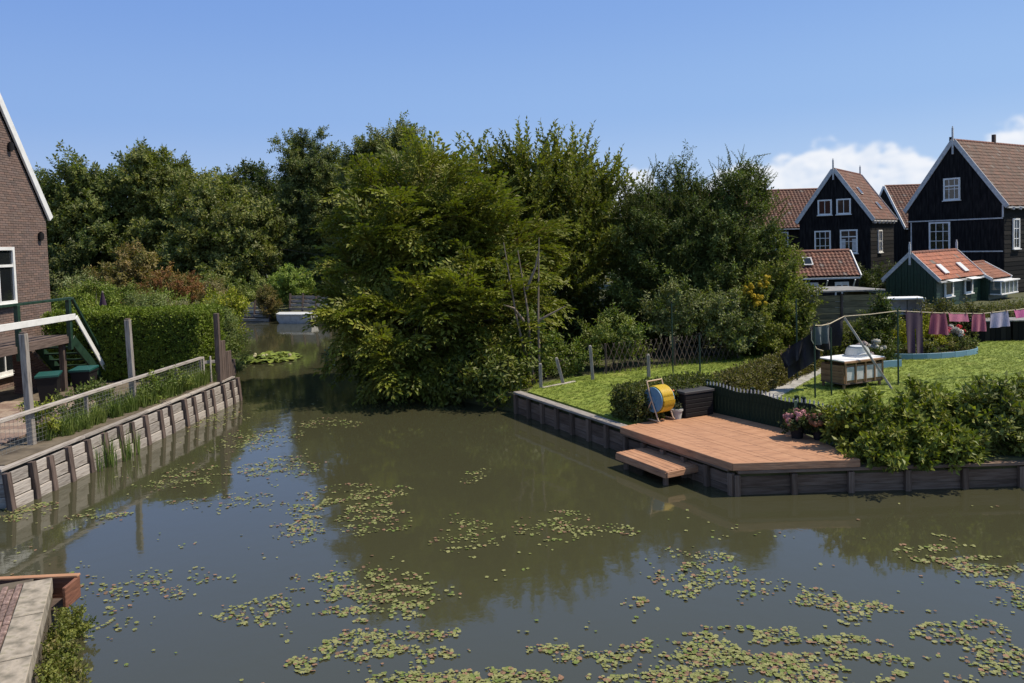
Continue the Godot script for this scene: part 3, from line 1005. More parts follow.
	tc.set_meta("kind", "structure")
	tc.position = Vector3(-9.2, 0.7, -13.0)
	var tone := [tmat("paver_red", ramp_tex(0.03, 4, 101, [lin(0.17, 0.115, 0.09), lin(0.26, 0.18, 0.145)], 128), Vector3(2, 2, 2)), tmat("paver_buff", ramp_tex(0.03, 4, 102, [lin(0.24, 0.18, 0.14), lin(0.36, 0.28, 0.22)], 128), Vector3(2, 2, 2))]
	for i in 9:
		for j in 18:
			plank(tc, "paver", Vector3(-0.31 * i, 0.0 + rng.randf_range(-0.004, 0.004), -0.31 * j), Vector3(-0.31 * i - 0.295, 0.0, -0.31 * j), 0.295, 0.05, tone[rng.randi() % 2])

func make_brick_house() -> void:
	# gable wall facing the canal; local x runs along the wall (0 at the far corner), local z towards the water
	var t := thing("brick_house", "brown brick house with white verge and black wall lamps", "house", Vector3(-13.12, 0.69, -22.7), PI / 2)
	var W := 7.0
	var eave := 4.45
	var ridge := 9.75
	var body := MB.new()
	var q := [Vector2(-W, 0), Vector2(-W, eave), Vector2(-W / 2, ridge), Vector2(0, eave), Vector2(0, 0)]
	for z in [-0.02, -9.0]:
		var p := []
		for k in q:
			p.append(Vector3(k.x, k.y, z))
		for k in [[0, 1, 2], [0, 2, 4], [2, 3, 4]]:
			if z > -1:
				body.tri(p[k[0]], p[k[1]], p[k[2]])
			else:
				body.tri(p[k[0]], p[k[2]], p[k[1]])
	for x in [-W, 0.0]:
		face(body, [Vector3(x, 0, -0.02), Vector3(x, 0, -9), Vector3(x, eave, -9), Vector3(x, eave, -0.02)], Vector3(1 if x > -1 else -1, 0, 0))
	part(t, "wall", body.mesh(), M.mortar)
	var holes := [Rect2(-2.93, 2.15, 1.32, 1.5), Rect2(-2.85, 0.35, 1.22, 0.72)]
	var br := MB.new()
	var ch := 0.0635
	var bl := 0.22
	for j in int(ridge / ch):
		var y := (j + 0.5) * ch
		var lim := 0.0 if y < eave else (y + ch * 0.5 - eave) / (ridge - eave) * W / 2
		var x := -W + lim
		if j % 2 == 1:
			x -= bl / 2
		while x < -lim - 0.01:
			var x0 := maxf(x, -W + lim) + 0.005
			var x1 := minf(x + bl, -lim) - 0.005
			x += bl
			if x1 - x0 < 0.03:
				continue
			var inside := false
			for hr in holes:
				if hr.has_point(Vector2((x0 + x1) / 2, y)):
					inside = true
			if inside:
				continue
			var k := rng.randf_range(0.8, 1.14)
			var c := Color(0.235, 0.155, 0.125).lerp(Color(0.19, 0.14, 0.122), rng.randf())
			br.col = Color(c.r * k, c.g * k, c.b * k)
			br.box(Vector3((x0 + x1) / 2, y, -0.012 + rng.randf_range(0, 0.004)), Vector3(x1 - x0, ch - 0.011, 0.03))
	var bp := part(t, "bricks", br.mesh(), M.brick)
	bp.set_meta("kind", "stuff")
	window(t, Vector3(-2.28, 2.9, 0.01), Basis(), 1.3, 1.48, 2, 1, 0.33)
	window(t, Vector3(-2.25, 0.71, 0.01), Basis(), 1.2, 0.7, 2, 1)
	# roof with white verge
	var ang := atan2(ridge - eave, W / 2)
	for s in [-1.0, 1.0]:
		var y := Vector3(-s * cos(ang), sin(ang), 0)
		var nn := Vector3(s * sin(ang), cos(ang), 0)
		var x := Vector3(0, 0, -s)
		var up := Vector2(W / 2, ridge - eave).length() + 0.06
		var foot := Vector3(-W / 2 + s * W / 2, eave, 0.03) - y * 0.06 + nn * 0.1
		var org := foot if s > 0 else foot + Vector3(0, 0, -9.2)
		var r := part(t, "roof", box_mesh(Vector3(9.2, up, 0.06)), M.black_wood_0, org + x * 4.6 + y * up / 2 - nn * 0.03, Basis(x, y, nn))
		part(r, "tiles", roof_slope(9.2, up, 0.24, 0.3, Color(0.16, 0.06, 0.035), Color(0.25, 0.1, 0.06), 0.03), M.roof_tile, Vector3(-4.6, -up / 2, 0.035)).set_meta("kind", "stuff")
		var e0 := Vector3(-W / 2 + s * W / 2, eave, 0.07) - y * 0.09 + nn * 0.09
		var e1 := Vector3(-W / 2, ridge, 0.07) + nn * 0.09
		plank(t, "verge_board", e0, e1, 0.06, 0.2, M.white_paint, nn)
	plank(t, "downpipe", Vector3(0.06, 0, -0.12), Vector3(0.06, eave - 0.1, -0.12), 0.08, 0.08, M.dull_white)
	for p in [Vector3(-0.38, 3.93, 0.06), Vector3(-1.5, 6.27, 0.06)]:
		var l := MB.new()
		l.tube([p + Vector3(0, -0.12, 0), p + Vector3(0, -0.06, 0), p + Vector3(0, 0.08, 0), p + Vector3(0, 0.13, 0)], [0.03, 0.085, 0.075, 0.02], 9)
		l.box(p - Vector3(0, 0, 0.03), Vector3(0.06, 0.1, 0.06))
		part(t, "wall_lamp", l.mesh(), M.black_plastic)
	# balcony with steps down to the garden
	var d := thing("balcony", "balcony with dark green railing, white board and steps down to the garden", "balcony", Vector3(-11.3, 0.69, -17.95))
	# local: +x to the water; the deck runs along z, steps descend to -z
	var w := 1.75
	var dk := 1.28
	for k in 12:
		var x := -w + (k + 0.5) * w / 12.0
		plank(d, "deck_board", Vector3(x, dk + 0.1, 5.0), Vector3(x + 0.25, dk + 0.1, -1.95), w / 12.0 - 0.008, 0.04, M["brown_wood_%d" % (k % 3)])
	var edge0 := Vector3(0.0, dk, 5.0)
	var edge1 := Vector3(0.25, dk, -1.95)
	plank(d, "fascia", edge0, edge1, 0.06, 0.16, M.brown_wood_2)
	plank(d, "joist", Vector3(-w + 0.3, dk - 0.05, -1.93), Vector3(0.2, dk - 0.05, -1.93), 0.06, 0.16, M.brown_wood_1)
	for z in [3.2, 0.1, -1.85]:
		var p := edge0.lerp(edge1, (5.0 - z) / 6.95) + Vector3(0.04, 0, 0)
		plank(d, "rail_post", p + Vector3(0, -0.25, 0), p + Vector3(0, 1.0, 0), 0.1, 0.1, M.green_wood)
	plank(d, "handrail", edge0 + Vector3(0.04, 1.02, 0), edge1 + Vector3(0.04, 1.02, -0.05), 0.09, 0.06, M.green_wood)
	plank(d, "white_rail", edge0 + Vector3(0.11, 0.56, 0), edge1 + Vector3(0.11, 0.56, -0.05), 0.03, 0.15, M.white_paint)
	for z in [3.0, -1.8]:
		plank(d, "leg", Vector3(0.1, -0.05, z), Vector3(0.1, dk - 0.1, z), 0.12, 0.12, M.brown_wood_1)
	# steps
	var top := Vector3(0.27, dk, -1.95)
	var foot := Vector3(0.32, 0.0, -3.35)
	for x in [0.0, -1.0]:
		plank(d, "stringer", top + Vector3(x, 0, 0), foot + Vector3(x, 0.02, 0), 0.06, 0.24, M.green_wood)
	for k in 7:
		var p := top.lerp(foot, (k + 0.5) / 7.0)
		plank(d, "tread", p + Vector3(-0.96, 0.04, 0), p + Vector3(-0.04, 0.04, 0), 0.22, 0.035, M.green_wood)
	plank(d, "handrail", top + Vector3(0.03, 1.02, -0.05), foot + Vector3(0.03, 0.55, -0.02), 0.07, 0.06, M.green_wood)
	plank(d, "white_rail", top + Vector3(0.09, 0.55, -0.08), foot + Vector3(0.09, 0.16, -0.02), 0.03, 0.13, M.white_paint)
	plank(d, "rail_post", foot + Vector3(0.03, -0.1, 0.04), foot + Vector3(0.03, 0.56, 0.04), 0.08, 0.08, M.green_wood)
	# brick cheek of the steps
	var bw := MB.new()
	for j in 19:
		var y := (j + 0.5) * ch
		var ln := 1.75 * (1.0 - j / 20.0)
		var z := 0.0 if j % 2 == 0 else -0.11
		while z < ln:
			var z0 := maxf(z, 0.0) + 0.004
			var z1 := minf(z + bl, ln) - 0.004
			z += bl
			if z1 - z0 < 0.03:
				continue
			var k := rng.randf_range(0.75, 1.25)
			bw.col = Color(0.17 * k, 0.1 * k, 0.08 * k)
			bw.box(Vector3(-0.92, y, -1.6 - (z0 + z1) / 2), Vector3(0.21, ch - 0.01, z1 - z0))
	var cheek := part(d, "brick_cheek", bw.mesh(), M.brick)
	cheek.set_meta("kind", "stuff")
	# bins under the balcony
	var spots := [[Vector3(-10.55, 0.69, -18.0), 0.35, "wheeled bin with teal lid beside the tall weathered post"], [Vector3(-10.15, 0.69, -18.75), 0.1, "wheeled bin with teal lid at the foot of the garden steps"]]
	for sp in spots:
		var bn := thing("wheeled_bin", sp[2], "bin", sp[0], sp[1], "bins below the balcony")
		bn.scale = Vector3.ONE * 0.82
		var m := MB.new()
		var lo := Vector2(0.19, 0.21)
		var hi := Vector2(0.26, 0.3)
		for k in 4:
			var a0: Vector2 = [Vector2(-1, -1), Vector2(1, -1), Vector2(1, 1), Vector2(-1, 1)][k]
			var a1: Vector2 = [Vector2(1, -1), Vector2(1, 1), Vector2(-1, 1), Vector2(-1, -1)][k]
			var nn := Vector3(a0.x + a1.x, 0, a0.y + a1.y)
			face(m, [Vector3(a0.x * lo.x, 0.03, a0.y * lo.y), Vector3(a0.x * hi.x, 0.78, a0.y * hi.y), Vector3(a1.x * hi.x, 0.78, a1.y * hi.y), Vector3(a1.x * lo.x, 0.03, a1.y * lo.y)], nn)
		m.box(Vector3(0, 0.78, 0), Vector3(0.56, 0.05, 0.64))
		part(bn, "body", m.mesh(), M.black_plastic)
		part(bn, "lid", box_mesh(Vector3(0.58, 0.06, 0.66)), M.teal_plastic, Vector3(0, 0.84, 0), Basis(Vector3.RIGHT, 0.06))
		plank(bn, "handle", Vector3(-0.2, 0.84, -0.36), Vector3(0.2, 0.84, -0.36), 0.04, 0.04, M.teal_plastic)
		for x in [-0.24, 0.24]:
			var wl := MB.new()
			wl.tube([Vector3(x - 0.03, 0.1, -0.22), Vector3(x + 0.03, 0.1, -0.22)], [0.1, 0.1], 14)
			part(bn, "wheel", wl.mesh(), M.black_plastic)
	var tb := thing("garden_table", "dark garden table in the shade under the balcony", "table", Vector3(-10.6, 0.69, -14.6), 0.2)
	plank(tb, "tabletop", Vector3(-0.55, 0.7, 0), Vector3(0.55, 0.7, 0), 0.7, 0.04, M.brown_wood_1)
	for x in [-0.48, 0.48]:
		for z in [-0.28, 0.28]:
			plank(tb, "leg", Vector3(x, 0, z), Vector3(x, 0.68, z), 0.06, 0.06, M.brown_wood_1)

func make_corner_quay() -> void:
	# brick-paved quay corner below the camera
	var q := thing("brick_quay", "old brick-paved quay with worn concrete kerb in the bottom corner", "quay", Vector3(-5.03, 0.44, -8.38))
	var dir := Vector3(1.62, 0, 3.46).normalized()
	var lft := Vector3(-dir.z, 0, dir.x)
	var wl := MB.new()
	wl.bar(dir * -0.36 + lft * 0.3 + Vector3(0, -0.3, 0), dir * 3.9 + lft * 0.3 + Vector3(0, -0.3, 0), 0.56, 0.56)
	part(q, "quay_wall", wl.mesh(), M.soil)
	for k in 4:
		plank(q, "kerb_stone", dir * (-0.3 + k * 0.95) + lft * 0.14 + Vector3(0, -0.03, 0), dir * (0.62 + k * 0.95) + lft * 0.14 + Vector3(0, -0.03, 0), 0.27, 0.16, M.concrete)
	var tones := []
	for k in 4:
		var f := [1.0, 0.75, 1.25, 0.9][k] as float
		tones.append(tmat("quay_brick_%d" % k, ramp_tex(0.04, 4, 110 + k, [lin(0.10 * f, 0.065 * f, 0.055 * f), lin(0.19 * f, 0.125 * f, 0.105 * f), lin(0.27 * f, 0.2 * f, 0.17 * f)], 128), Vector3(3, 3, 3), 0.92, false, M.bump, 0.8))
	part(q, "bedding", box_mesh(Vector3(4.4, 0.05, 1.4)), M.soil, dir * 1.75 + lft * 0.9 + Vector3(0, 0.0, 0), Basis(dir, Vector3.UP, dir.cross(Vector3.UP)))
	for j in 18:
		for i in 18:
			if j * 0.066 > 1.15:
				continue
			var a := dir * (-0.3 + i * 0.212 + (0.106 if j % 2 else 0.0)) + lft * (0.315 + j * 0.066) + Vector3(0, 0.022 + rng.randf_range(-0.006, 0.006), 0)
			plank(q, "brick", a, a + dir * 0.2 + lft * rng.randf_range(-0.004, 0.004), 0.057, 0.05, tones[rng.randi() % 4])
	# timber trough lying across the end of the quay
	var b := thing("timber_trough", "red-brown timber trough lying across the end of the brick quay", "trough", Vector3(-4.98, 0.30, -8.78), 0.04)
	plank(b, "board", Vector3(-4, 0.02, 0.0), Vector3(0, 0.02, 0.0), 0.05, 0.24, M.rust_wood)
	plank(b, "board", Vector3(-4, 0.02, 0.3), Vector3(-0.55, 0.02, 0.3), 0.04, 0.2, M.rust_wood)
	plank(b, "base", Vector3(-4, -0.1, 0.15), Vector3(0, -0.1, 0.15), 0.3, 0.03, M.brown_wood_1)
	plank(b, "end_board", Vector3(0.02, 0.02, -0.025), Vector3(0.02, 0.02, 0.3), 0.035, 0.24, M.rust_wood)
	plank(b, "capping", Vector3(-4, 0.155, 0.0), Vector3(0.04, 0.155, 0.0), 0.07, 0.025, M.deck_wood_1)
	# weeds growing from the bank below the kerb
	var w := thing("bank_weeds", "leafy weeds growing out of the bank below the concrete kerb", "weeds", Vector3(-4.9, 0, -8.3))
	w.set_meta("kind", "stuff")
	var lobes := []
	for k in 12:
		var p := dir * (0.1 + k * 0.28) - lft * (0.16 + 0.06 * sin(k * 2.1)) + Vector3(-0.1, 0.12 + 0.05 * sin(k * 1.3), 0)
		lobes.append([p, Vector3(0.13, 0.13 + 0.05 * sin(k * 2.9), 0.18)])
	crown(w, "foliage", SP.hedge, lobes, 190, 14, 0.085, Color(0.10, 0.14, 0.025), Color(0.24, 0.25, 0.06), {"s0": 0.35, "s1": 0.75, "floor": 0.0})
	crown(w, "leaves", SP.weed, lobes, 40, 6, 0.1, Color(0.12, 0.14, 0.04), Color(0.25, 0.2, 0.08), {"s0": 0.3, "s1": 0.55, "floor": 0.0})

func make_right_quay() -> void:
	var q := thing("timber_bank_wall", "low timber bank wall of posts and boards along lawn and deck", "quay", Vector3(0.08, 0, -18.76))
	var pts := [Vector3(0, 0, 0), Vector3(2.02, 0, 3.96), Vector3(3.3, 0, 6.48), Vector3(20, 0, 6.48)]
	for k in 3:
		var a: Vector3 = pts[k]
		var b: Vector3 = pts[k + 1]
		var ln := (b - a).length()
		var d := (b - a) / ln
		var out := Vector3(-d.z, 0, d.x)
		var sp := [0.62, 0.62, 0.88][k] as float
		var n := int(round(ln / sp))
		var hi := [0.5, 0.4, 0.38][k] as float
		for i in n + 1:
			var p := a + d * ln * i / n
			plank(q, "post", p + out * 0.09 + Vector3(0, -0.6, 0), p + out * 0.09 + Vector3(0, hi - 0.05, 0), 0.09, 0.08, M["quay_wood_%d" % (i % 3)], out)
			if i < n:
				var p2 := a + d * ln * (i + 1) / n
				for r in 2:
					plank(q, "board", p + out * 0.03 + Vector3(0, 0.02 + hi * 0.47 * r, 0), p2 + out * 0.03 + Vector3(0, 0.02 + hi * 0.47 * r, 0), 0.04, hi * 0.46, M["quay_wood_%d" % (rng.randi() % 3)])
		var m := int(ceil(ln / 3.0))
		for i in m:
			plank(q, "capping", a.lerp(b, i / float(m)) + out * 0.05 + Vector3(0, hi, 0), a.lerp(b, (i + 0.997) / float(m)) + out * 0.05 + Vector3(0, hi, 0), 0.2, 0.05, M["grey_wood_1" if k == 0 else "quay_wood_2"])
	# deck
	var dk := thing("timber_deck", "sunlit orange-brown timber deck at the water's edge", "deck", Vector3(2.06, 0.5, -14.82))
	var poly := PackedVector2Array([Vector2(-0.12, 0.04), Vector2(1.24, 2.68), Vector2(3.2, 2.68), Vector2(2.9, 0.6), Vector2(1.78, -1.18)])
	var ax := Vector2(1.36, 2.64).normalized()
	var ay := Vector2(-ax.y, ax.x) * -1.0
	var bw := 0.118
	for i in 40:
		var s := PackedVector2Array([poly[0] - ax * 4 + ay * bw * i, poly[0] + ax * 8 + ay * bw * i, poly[0] + ax * 8 + ay * (bw * (i + 1) - 0.004), poly[0] - ax * 4 + ay * (bw * (i + 1) - 0.004)])
		for piece in Geometry2D.intersect_polygons(poly, s):
			if piece.size() < 3:
				continue
			var m := MB.new()
			var y := rng.randf_range(-0.002, 0.002)
			m.prism(piece, y - 0.04, y + 0.03)
			part(dk, "plank", m.mesh(), M["deck_wood_%d" % [0, 1, 0, 2, 0][rng.randi() % 5]])
	for k in [[0, 1], [1, 2]]:
		var a := Vector3(poly[k[0]].x, -0.03, poly[k[0]].y)
		var b := Vector3(poly[k[1]].x, -0.03, poly[k[1]].y)
		plank(dk, "fascia", a, b, 0.03, 0.12, M.deck_wood_1)
	# landing step
	var st := thing("landing_step", "small low timber landing step beside the deck", "step", Vector3(2.44, 0.25, -13.45))
	var sx := Vector3(1.36, 0, 2.64).normalized()
	var sy := Vector3(sx.z, 0, -sx.x)
	for i in 6:
		var o := sy * (-0.33 + 0.118 * i)
		plank(st, "plank", o - sx * 0.78, o + sx * 0.62, 0.112, 0.035, M["deck_wood_%d" % (i % 3)])
	for o in [-0.38, 0.36]:
		plank(st, "bearer", sy * o - sx * 0.78 + Vector3(0, -0.06, 0), sy * o + sx * 0.62 + Vector3(0, -0.06, 0), 0.04, 0.09, M.deck_wood_1)
	plank(st, "end_board", -sy * 0.38 + sx * 0.64 + Vector3(0, -0.045, 0), sy * 0.36 + sx * 0.64 + Vector3(0, -0.045, 0), 0.03, 0.1, M.deck_wood_1)
	for o in [[-0.3, -0.6], [-0.3, 0.5], [0.28, 0.5], [0.28, -0.6]]:
		plank(st, "leg", sy * o[0] + sx * o[1] + Vector3(0, -0.8, 0), sy * o[0] + sx * o[1] + Vector3(0, -0.1, 0), 0.08, 0.08, M.quay_wood_0)

func make_garden() -> void:
	# clipped hedges round the deck
	hedge("clipped_hedge", "low clipped box hedge behind the hose reel", [Vector2(2.1, -15.45), Vector2(3.95, -16.45)], 0.75, 0.58, 0.48, SP.hedge, 420, Color(0.07, 0.09, 0.02), Color(0.17, 0.17, 0.045))
	hedge("clipped_hedge", "long low hedge with browned side between picket fence and path", [Vector2(4.25, -16.55), Vector2(7.75, -20.95)], 0.6, 0.52, 0.48, SP.hedge, 330, Color(0.10, 0.085, 0.03), Color(0.20, 0.18, 0.055))
	hedge("clipped_hedge", "ragged hedge behind the hutch in front of the flat-roofed shed", [Vector2(8.2, -21.6), Vector2(10.6, -22.9)], 0.7, 0.85, 0.48, SP.hedge, 330, Color(0.09, 0.11, 0.025), Color(0.19, 0.19, 0.045), {"rough": 0.12})
	# picket fence
	var f := thing("picket_fence", "dark green picket fence with pale tips along the deck", "fence", Vector3(3.82, 0.5, -15.93))
	var a := Vector3.ZERO
	var e := Vector3(1.78, 0, 3.1)
	var d := e.normalized()
	var ln := e.length()
	var n := 40
	var out := Vector3(d.z, 0, -d.x)
	var tipm := mat("picket_tip", lin(0.42, 0.43, 0.42), 0.6)
	for i in n:
		var p := a + d * ln * (i + 0.5) / n
		var h := 0.56 + 0.02 * sin(i * 0.5)
		var pk := plank(f, "picket", p + Vector3(0, 0.03, 0), p + Vector3(0, h, 0), 0.016, 0.083, M.fence_green, d)
		var m := MB.new()
		m.tube([Vector3(h / 2 - 0.02, 0, 0), Vector3(h / 2 + 0.035, 0, 0), Vector3(h / 2 + 0.06, 0, 0)], [0.012, 0.016, 0.003], 6)
		part(pk, "tip", m.mesh(), tipm)
	for y in [0.12, 0.48]:
		plank(f, "rail", a + out * 0.025 + Vector3(0, y, 0), e + out * 0.025 + Vector3(0, y, 0), 0.03, 0.07, M.fence_green)
	for t in [0.0, 0.33, 0.62, 0.66, 1.0]:
		plank(f, "post", e * t + out * 0.06, e * t + out * 0.06 + Vector3(0, 0.66, 0), 0.07, 0.07, M.fence_green)
	plank(f, "gate_stile", e * 0.635 + Vector3(0, 0.03, 0) - out * 0.03, e * 0.635 + Vector3(0, 0.6, 0) - out * 0.03, 0.03, 0.05, mat("pale_green", lin(0.16, 0.22, 0.12), 0.6))
	# hose reel
	var h := thing("hose_reel", "hose reel on a cart with coiled yellow hose", "hose reel", Vector3(2.75, 0.53, -15.2), 0.62)
	var fr := MB.new()
	for x in [-0.2, 0.2]:
		fr.tube([Vector3(x, 0.05, 0.16), Vector3(x, 0.5, -0.04), Vector3(x, 0.76, -0.12)], [0.014, 0.014, 0.014], 7)
		fr.tube([Vector3(x, 0.05, -0.2), Vector3(x, 0.42, 0.0)], [0.014, 0.014], 7)
		fr.tube([Vector3(x, 0.04, -0.22), Vector3(x, 0.04, 0.2)], [0.014, 0.014], 7)
	fr.tube([Vector3(-0.2, 0.76, -0.12), Vector3(0.2, 0.76, -0.12)], [0.014, 0.014], 7)
	part(h, "frame", fr.mesh(), mat("reel_frame", lin(0.5, 0.36, 0.24), 0.4))
	for x in [-0.16, 0.16]:
		var m := MB.new()
		m.tube([Vector3(x - 0.012, 0.42, 0), Vector3(x + 0.012, 0.42, 0)], [0.24, 0.24], 28)
		m.tube([Vector3(x - 0.025, 0.42, 0), Vector3(x + 0.025, 0.42, 0)], [0.07, 0.07], 18)
		part(h, "flange", m.mesh(), M.blue_plastic)
	var hs := MB.new()
	for layer in 2:
		for k in 11:
			var pts := []
			var rad := []
			var x := -0.135 + 0.0265 * k
			for s in 25:
				var t := TAU * s / 24.0
				var rr := 0.225 + 0.026 * layer
				pts.append(Vector3(x + 0.0011 * s, 0.42 + sin(t) * rr, cos(t) * rr))
				rad.append(0.0135)
			hs.tube(pts, rad, 6, false)
	part(h, "hose", hs.mesh(), M.yellow_hose)
	for x in [-0.24, 0.24]:
		var m := MB.new()
		m.tube([Vector3(x - 0.02, 0.08, -0.2), Vector3(x + 0.02, 0.08, -0.2)], [0.08, 0.08], 16)
		part(h, "wheel", m.mesh(), M.black_plastic)
	var cr := MB.new()
	cr.tube([Vector3(0.16, 0.42, 0), Vector3(0.27, 0.42, 0), Vector3(0.27, 0.54, 0.06), Vector3(0.34, 0.54, 0.06)], [0.012, 0.012, 0.012, 0.018], 7)
	part(h, "crank", cr.mesh(), M.orange_plastic)
	# storage box
	var s := thing("storage_box", "black storage box with flat lid beside the hose reel", "box", Vector3(3.46, 0.53, -15.66), 0.45)
	part(s, "body", box_mesh(Vector3(0.68, 0.46, 0.5)), M.black_plastic, Vector3(0, 0.23, 0))
	for k in 5:
		plank(s, "slat", Vector3(-0.335, 0.06 + k * 0.085, 0.255), Vector3(0.335, 0.06 + k * 0.085, 0.255), 0.016, 0.07, M.black_plastic)
	part(s, "lid", box_mesh(Vector3(0.73, 0.05, 0.55)), mat("box_lid", lin(0.04, 0.038, 0.04), 0.65), Vector3(0, 0.487, 0))
	# planter between reel and box
	var pl := thing("flower_pot", "small grey pot standing between hose reel and storage box", "pot", Vector3(3.1, 0.53, -15.32))
	var pm := MB.new()
	pm.tube([Vector3(0, 0, 0), Vector3(0, 0.15, 0), Vector3(0, 0.155, 0), Vector3(0, 0.19, 0)], [0.085, 0.115, 0.13, 0.13], 18)
	part(pl, "pot", pm.mesh(), M.paving)
	crown(pl, "plant", SP.hedge, [[Vector3(0, 0.21, 0), Vector3(0.1, 0.05, 0.1)]], 10, 6, 0.05, Color(0.08, 0.1, 0.04), Color(0.2, 0.18, 0.12), {"s0": 0.4, "s1": 0.7})
	# hydrangeas on the deck
	var fl := MB.new()
	var g := RandomNumberGenerator.new()
	g.seed = 4
	for i in 40:
		var dd := Vector3(g.randfn(), g.randfn() + 0.3, g.randfn()).normalized()
		var sd := dd.cross(Vector3(0.3, 0.5, 0.8)).normalized()
		var k := g.randf_range(0.75, 1.2)
		fl.col = Color(k, k, k)
		for w in 2:
			leaf(fl, dd * 0.055 - sd * 0.02, sd.rotated(dd, w * 1.6), dd.cross(sd).rotated(dd, w * 1.6), 0.045, 0.035, 0.0)
	SP.bloom = fl.mesh()
	for hp in [[Vector3(4.80, 0.53, -13.55), Color(0.5, 0.24, 0.24), "pink hydrangea in a dark pot at the deck edge"], [Vector3(5.12, 0.53, -13.4), Color(0.34, 0.16, 0.09), "rust-orange flowering plant in a dark pot beside the pink hydrangea"]]:
		var hy := thing("potted_plant", hp[2], "plant", hp[0], 0.0, "potted plants on the deck")
		hy.scale = Vector3.ONE * 0.82
		var m := MB.new()
		m.tube([Vector3(0, 0, 0), Vector3(0, 0.22, 0), Vector3(0, 0.225, 0), Vector3(0, 0.25, 0)], [0.11, 0.14, 0.155, 0.155], 16)
		part(hy, "pot", m.mesh(), M.black_plastic)
		crown(hy, "foliage", SP.hedge, [[Vector3(0, 0.34, 0), Vector3(0.2, 0.16, 0.2)]], 40, 8, 0.08, Color(0.05, 0.08, 0.02), Color(0.1, 0.12, 0.04))
		var xs := []
		var cs := PackedColorArray()
		for i in 26:
			var dd := Vector3(rng.randfn(), absf(rng.randfn()) * 0.9, rng.randfn()).normalized()
			xs.append(Transform3D(turned(dd, rng.randf() * TAU, rng.randf_range(0.7, 1.1)), Vector3(0, 0.34, 0) + dd * Vector3(0.25, 0.24, 0.25) * rng.randf_range(0.85, 1.05)))
			var c: Color = hp[1]
			var k := rng.randf_range(0.7, 1.25)
			cs.append(Color(c.r * k, c.g * k, c.b * k))
		scatter(hy, "blossoms", SP.bloom, M.petal, xs, cs)
	# hutch with a basin on top
	var hu := thing("rabbit_hutch", "low wooden hutch with white top and legs on the lawn", "hutch", Vector3(7.75, 0.5, -18.3), 0.42)
	part(hu, "top", box_mesh(Vector3(1.25, 0.03, 0.78)), M.white_paint, Vector3(0, 0.645, 0))
	plank(hu, "top_edge", Vector3(-0.64, 0.62, 0.4), Vector3(0.64, 0.62, 0.4), 0.03, 0.05, M.hutch_wood)
	plank(hu, "top_edge", Vector3(0.64, 0.62, -0.4), Vector3(0.64, 0.62, 0.4), 0.03, 0.05, M.hutch_wood)
	for k in 3:
		plank(hu, "front_board", Vector3(-0.58, 0.2 + k * 0.135, 0.325), Vector3(0.58, 0.2 + k * 0.135, 0.325), 0.02, 0.13, M.hutch_wood)
		plank(hu, "side_board", Vector3(-0.59, 0.2 + k * 0.135, 0.33), Vector3(-0.59, 0.2 + k * 0.135, -0.33), 0.02, 0.13, M.hutch_wood)
		plank(hu, "side_board", Vector3(0.59, 0.2 + k * 0.135, 0.33), Vector3(0.59, 0.2 + k * 0.135, -0.33), 0.02, 0.13, M.hutch_wood)
		plank(hu, "back_board", Vector3(-0.58, 0.2 + k * 0.135, -0.34), Vector3(0.58, 0.2 + k * 0.135, -0.34), 0.02, 0.13, M.hutch_wood)
	for x in [-0.4, -0.1, 0.2, 0.46]:
		part(hu, "panel", box_mesh(Vector3(0.23, 0.3, 0.02)), M.dull_white, Vector3(x, 0.35, 0.345))
	for x in [-0.56, -0.25, 0.05, 0.33, 0.58]:
		plank(hu, "batten", Vector3(x, 0.14, 0.365), Vector3(x, 0.6, 0.365), 0.03, 0.04, M.hutch_wood)
	plank(hu, "floor", Vector3(-0.6, 0.12, 0), Vector3(0.6, 0.12, 0), 0.7, 0.03, M.brown_wood_0)
	for x in [-0.55, 0.55]:
		for z in [-0.3, 0.3]:
			plank(hu, "leg", Vector3(x, 0, z), Vector3(x, 0.12, z), 0.05, 0.05, M.hutch_wood)
	var bs := thing("washing_basin", "white plastic wash basin upturned on the hutch", "basin", Vector3(7.95, 1.16, -18.42), 0.3)
	var bm := MB.new()
	bm.tube([Vector3(0, 0.0, 0), Vector3(0, 0.03, 0), Vector3(0, 0.035, 0), Vector3(0, 0.14, 0), Vector3(0, 0.2, 0), Vector3(0, 0.23, 0)], [0.30, 0.30, 0.275, 0.255, 0.225, 0.17], 26)
	part(bs, "bowl", bm.mesh(), M.white_plastic)
	var bh := MB.new()
	bh.tube([Vector3(-0.2, 0.05, 0.22), Vector3(-0.08, 0.09, 0.29), Vector3(0.08, 0.09, 0.29), Vector3(0.2, 0.05, 0.22)], [0.012, 0.012, 0.012, 0.012], 6)
	part(bs, "handle", bh.mesh(), M.white_plastic)
	# flower bed with blue edging
	var bd := thing("flower_bed", "flower bed with pale blue edging on the lawn", "flower bed", Vector3(11.7, 0.5, -22.5))
	var ring := []
	var pol := PackedVector2Array()
	for i in 22:
		var t := TAU * i / 22.0
		var r := Vector3(cos(t) * 1.55, 0, sin(t) * 0.75).rotated(Vector3.UP, 0.25)
		ring.append(r)
		pol.append(Vector2(r.x, r.z) * 0.98)
	for i in 22:
		plank(bd, "edging", ring[i] + Vector3(0, 0.07, 0), ring[(i + 1) % 22] + Vector3(0, 0.07, 0), 0.03, 0.18, M.blue_edge)
	var so := MB.new()
	so.prism(pol, -0.1, 0.1)
	part(bd, "soil", so.mesh(), M.soil)
	plant("yellow_shrub", "yellow-green shrub in the blue-edged bed", Vector3(11.35, 0.6, -22.5), [[Vector3(11.35, 0.95, -22.5), Vector3(0.62, 0.42, 0.4)]], SP.fine, 70, 12, 0.16, Color(0.24, 0.25, 0.02), Color(0.42, 0.40, 0.03), {"s0": 0.5, "s1": 0.9})
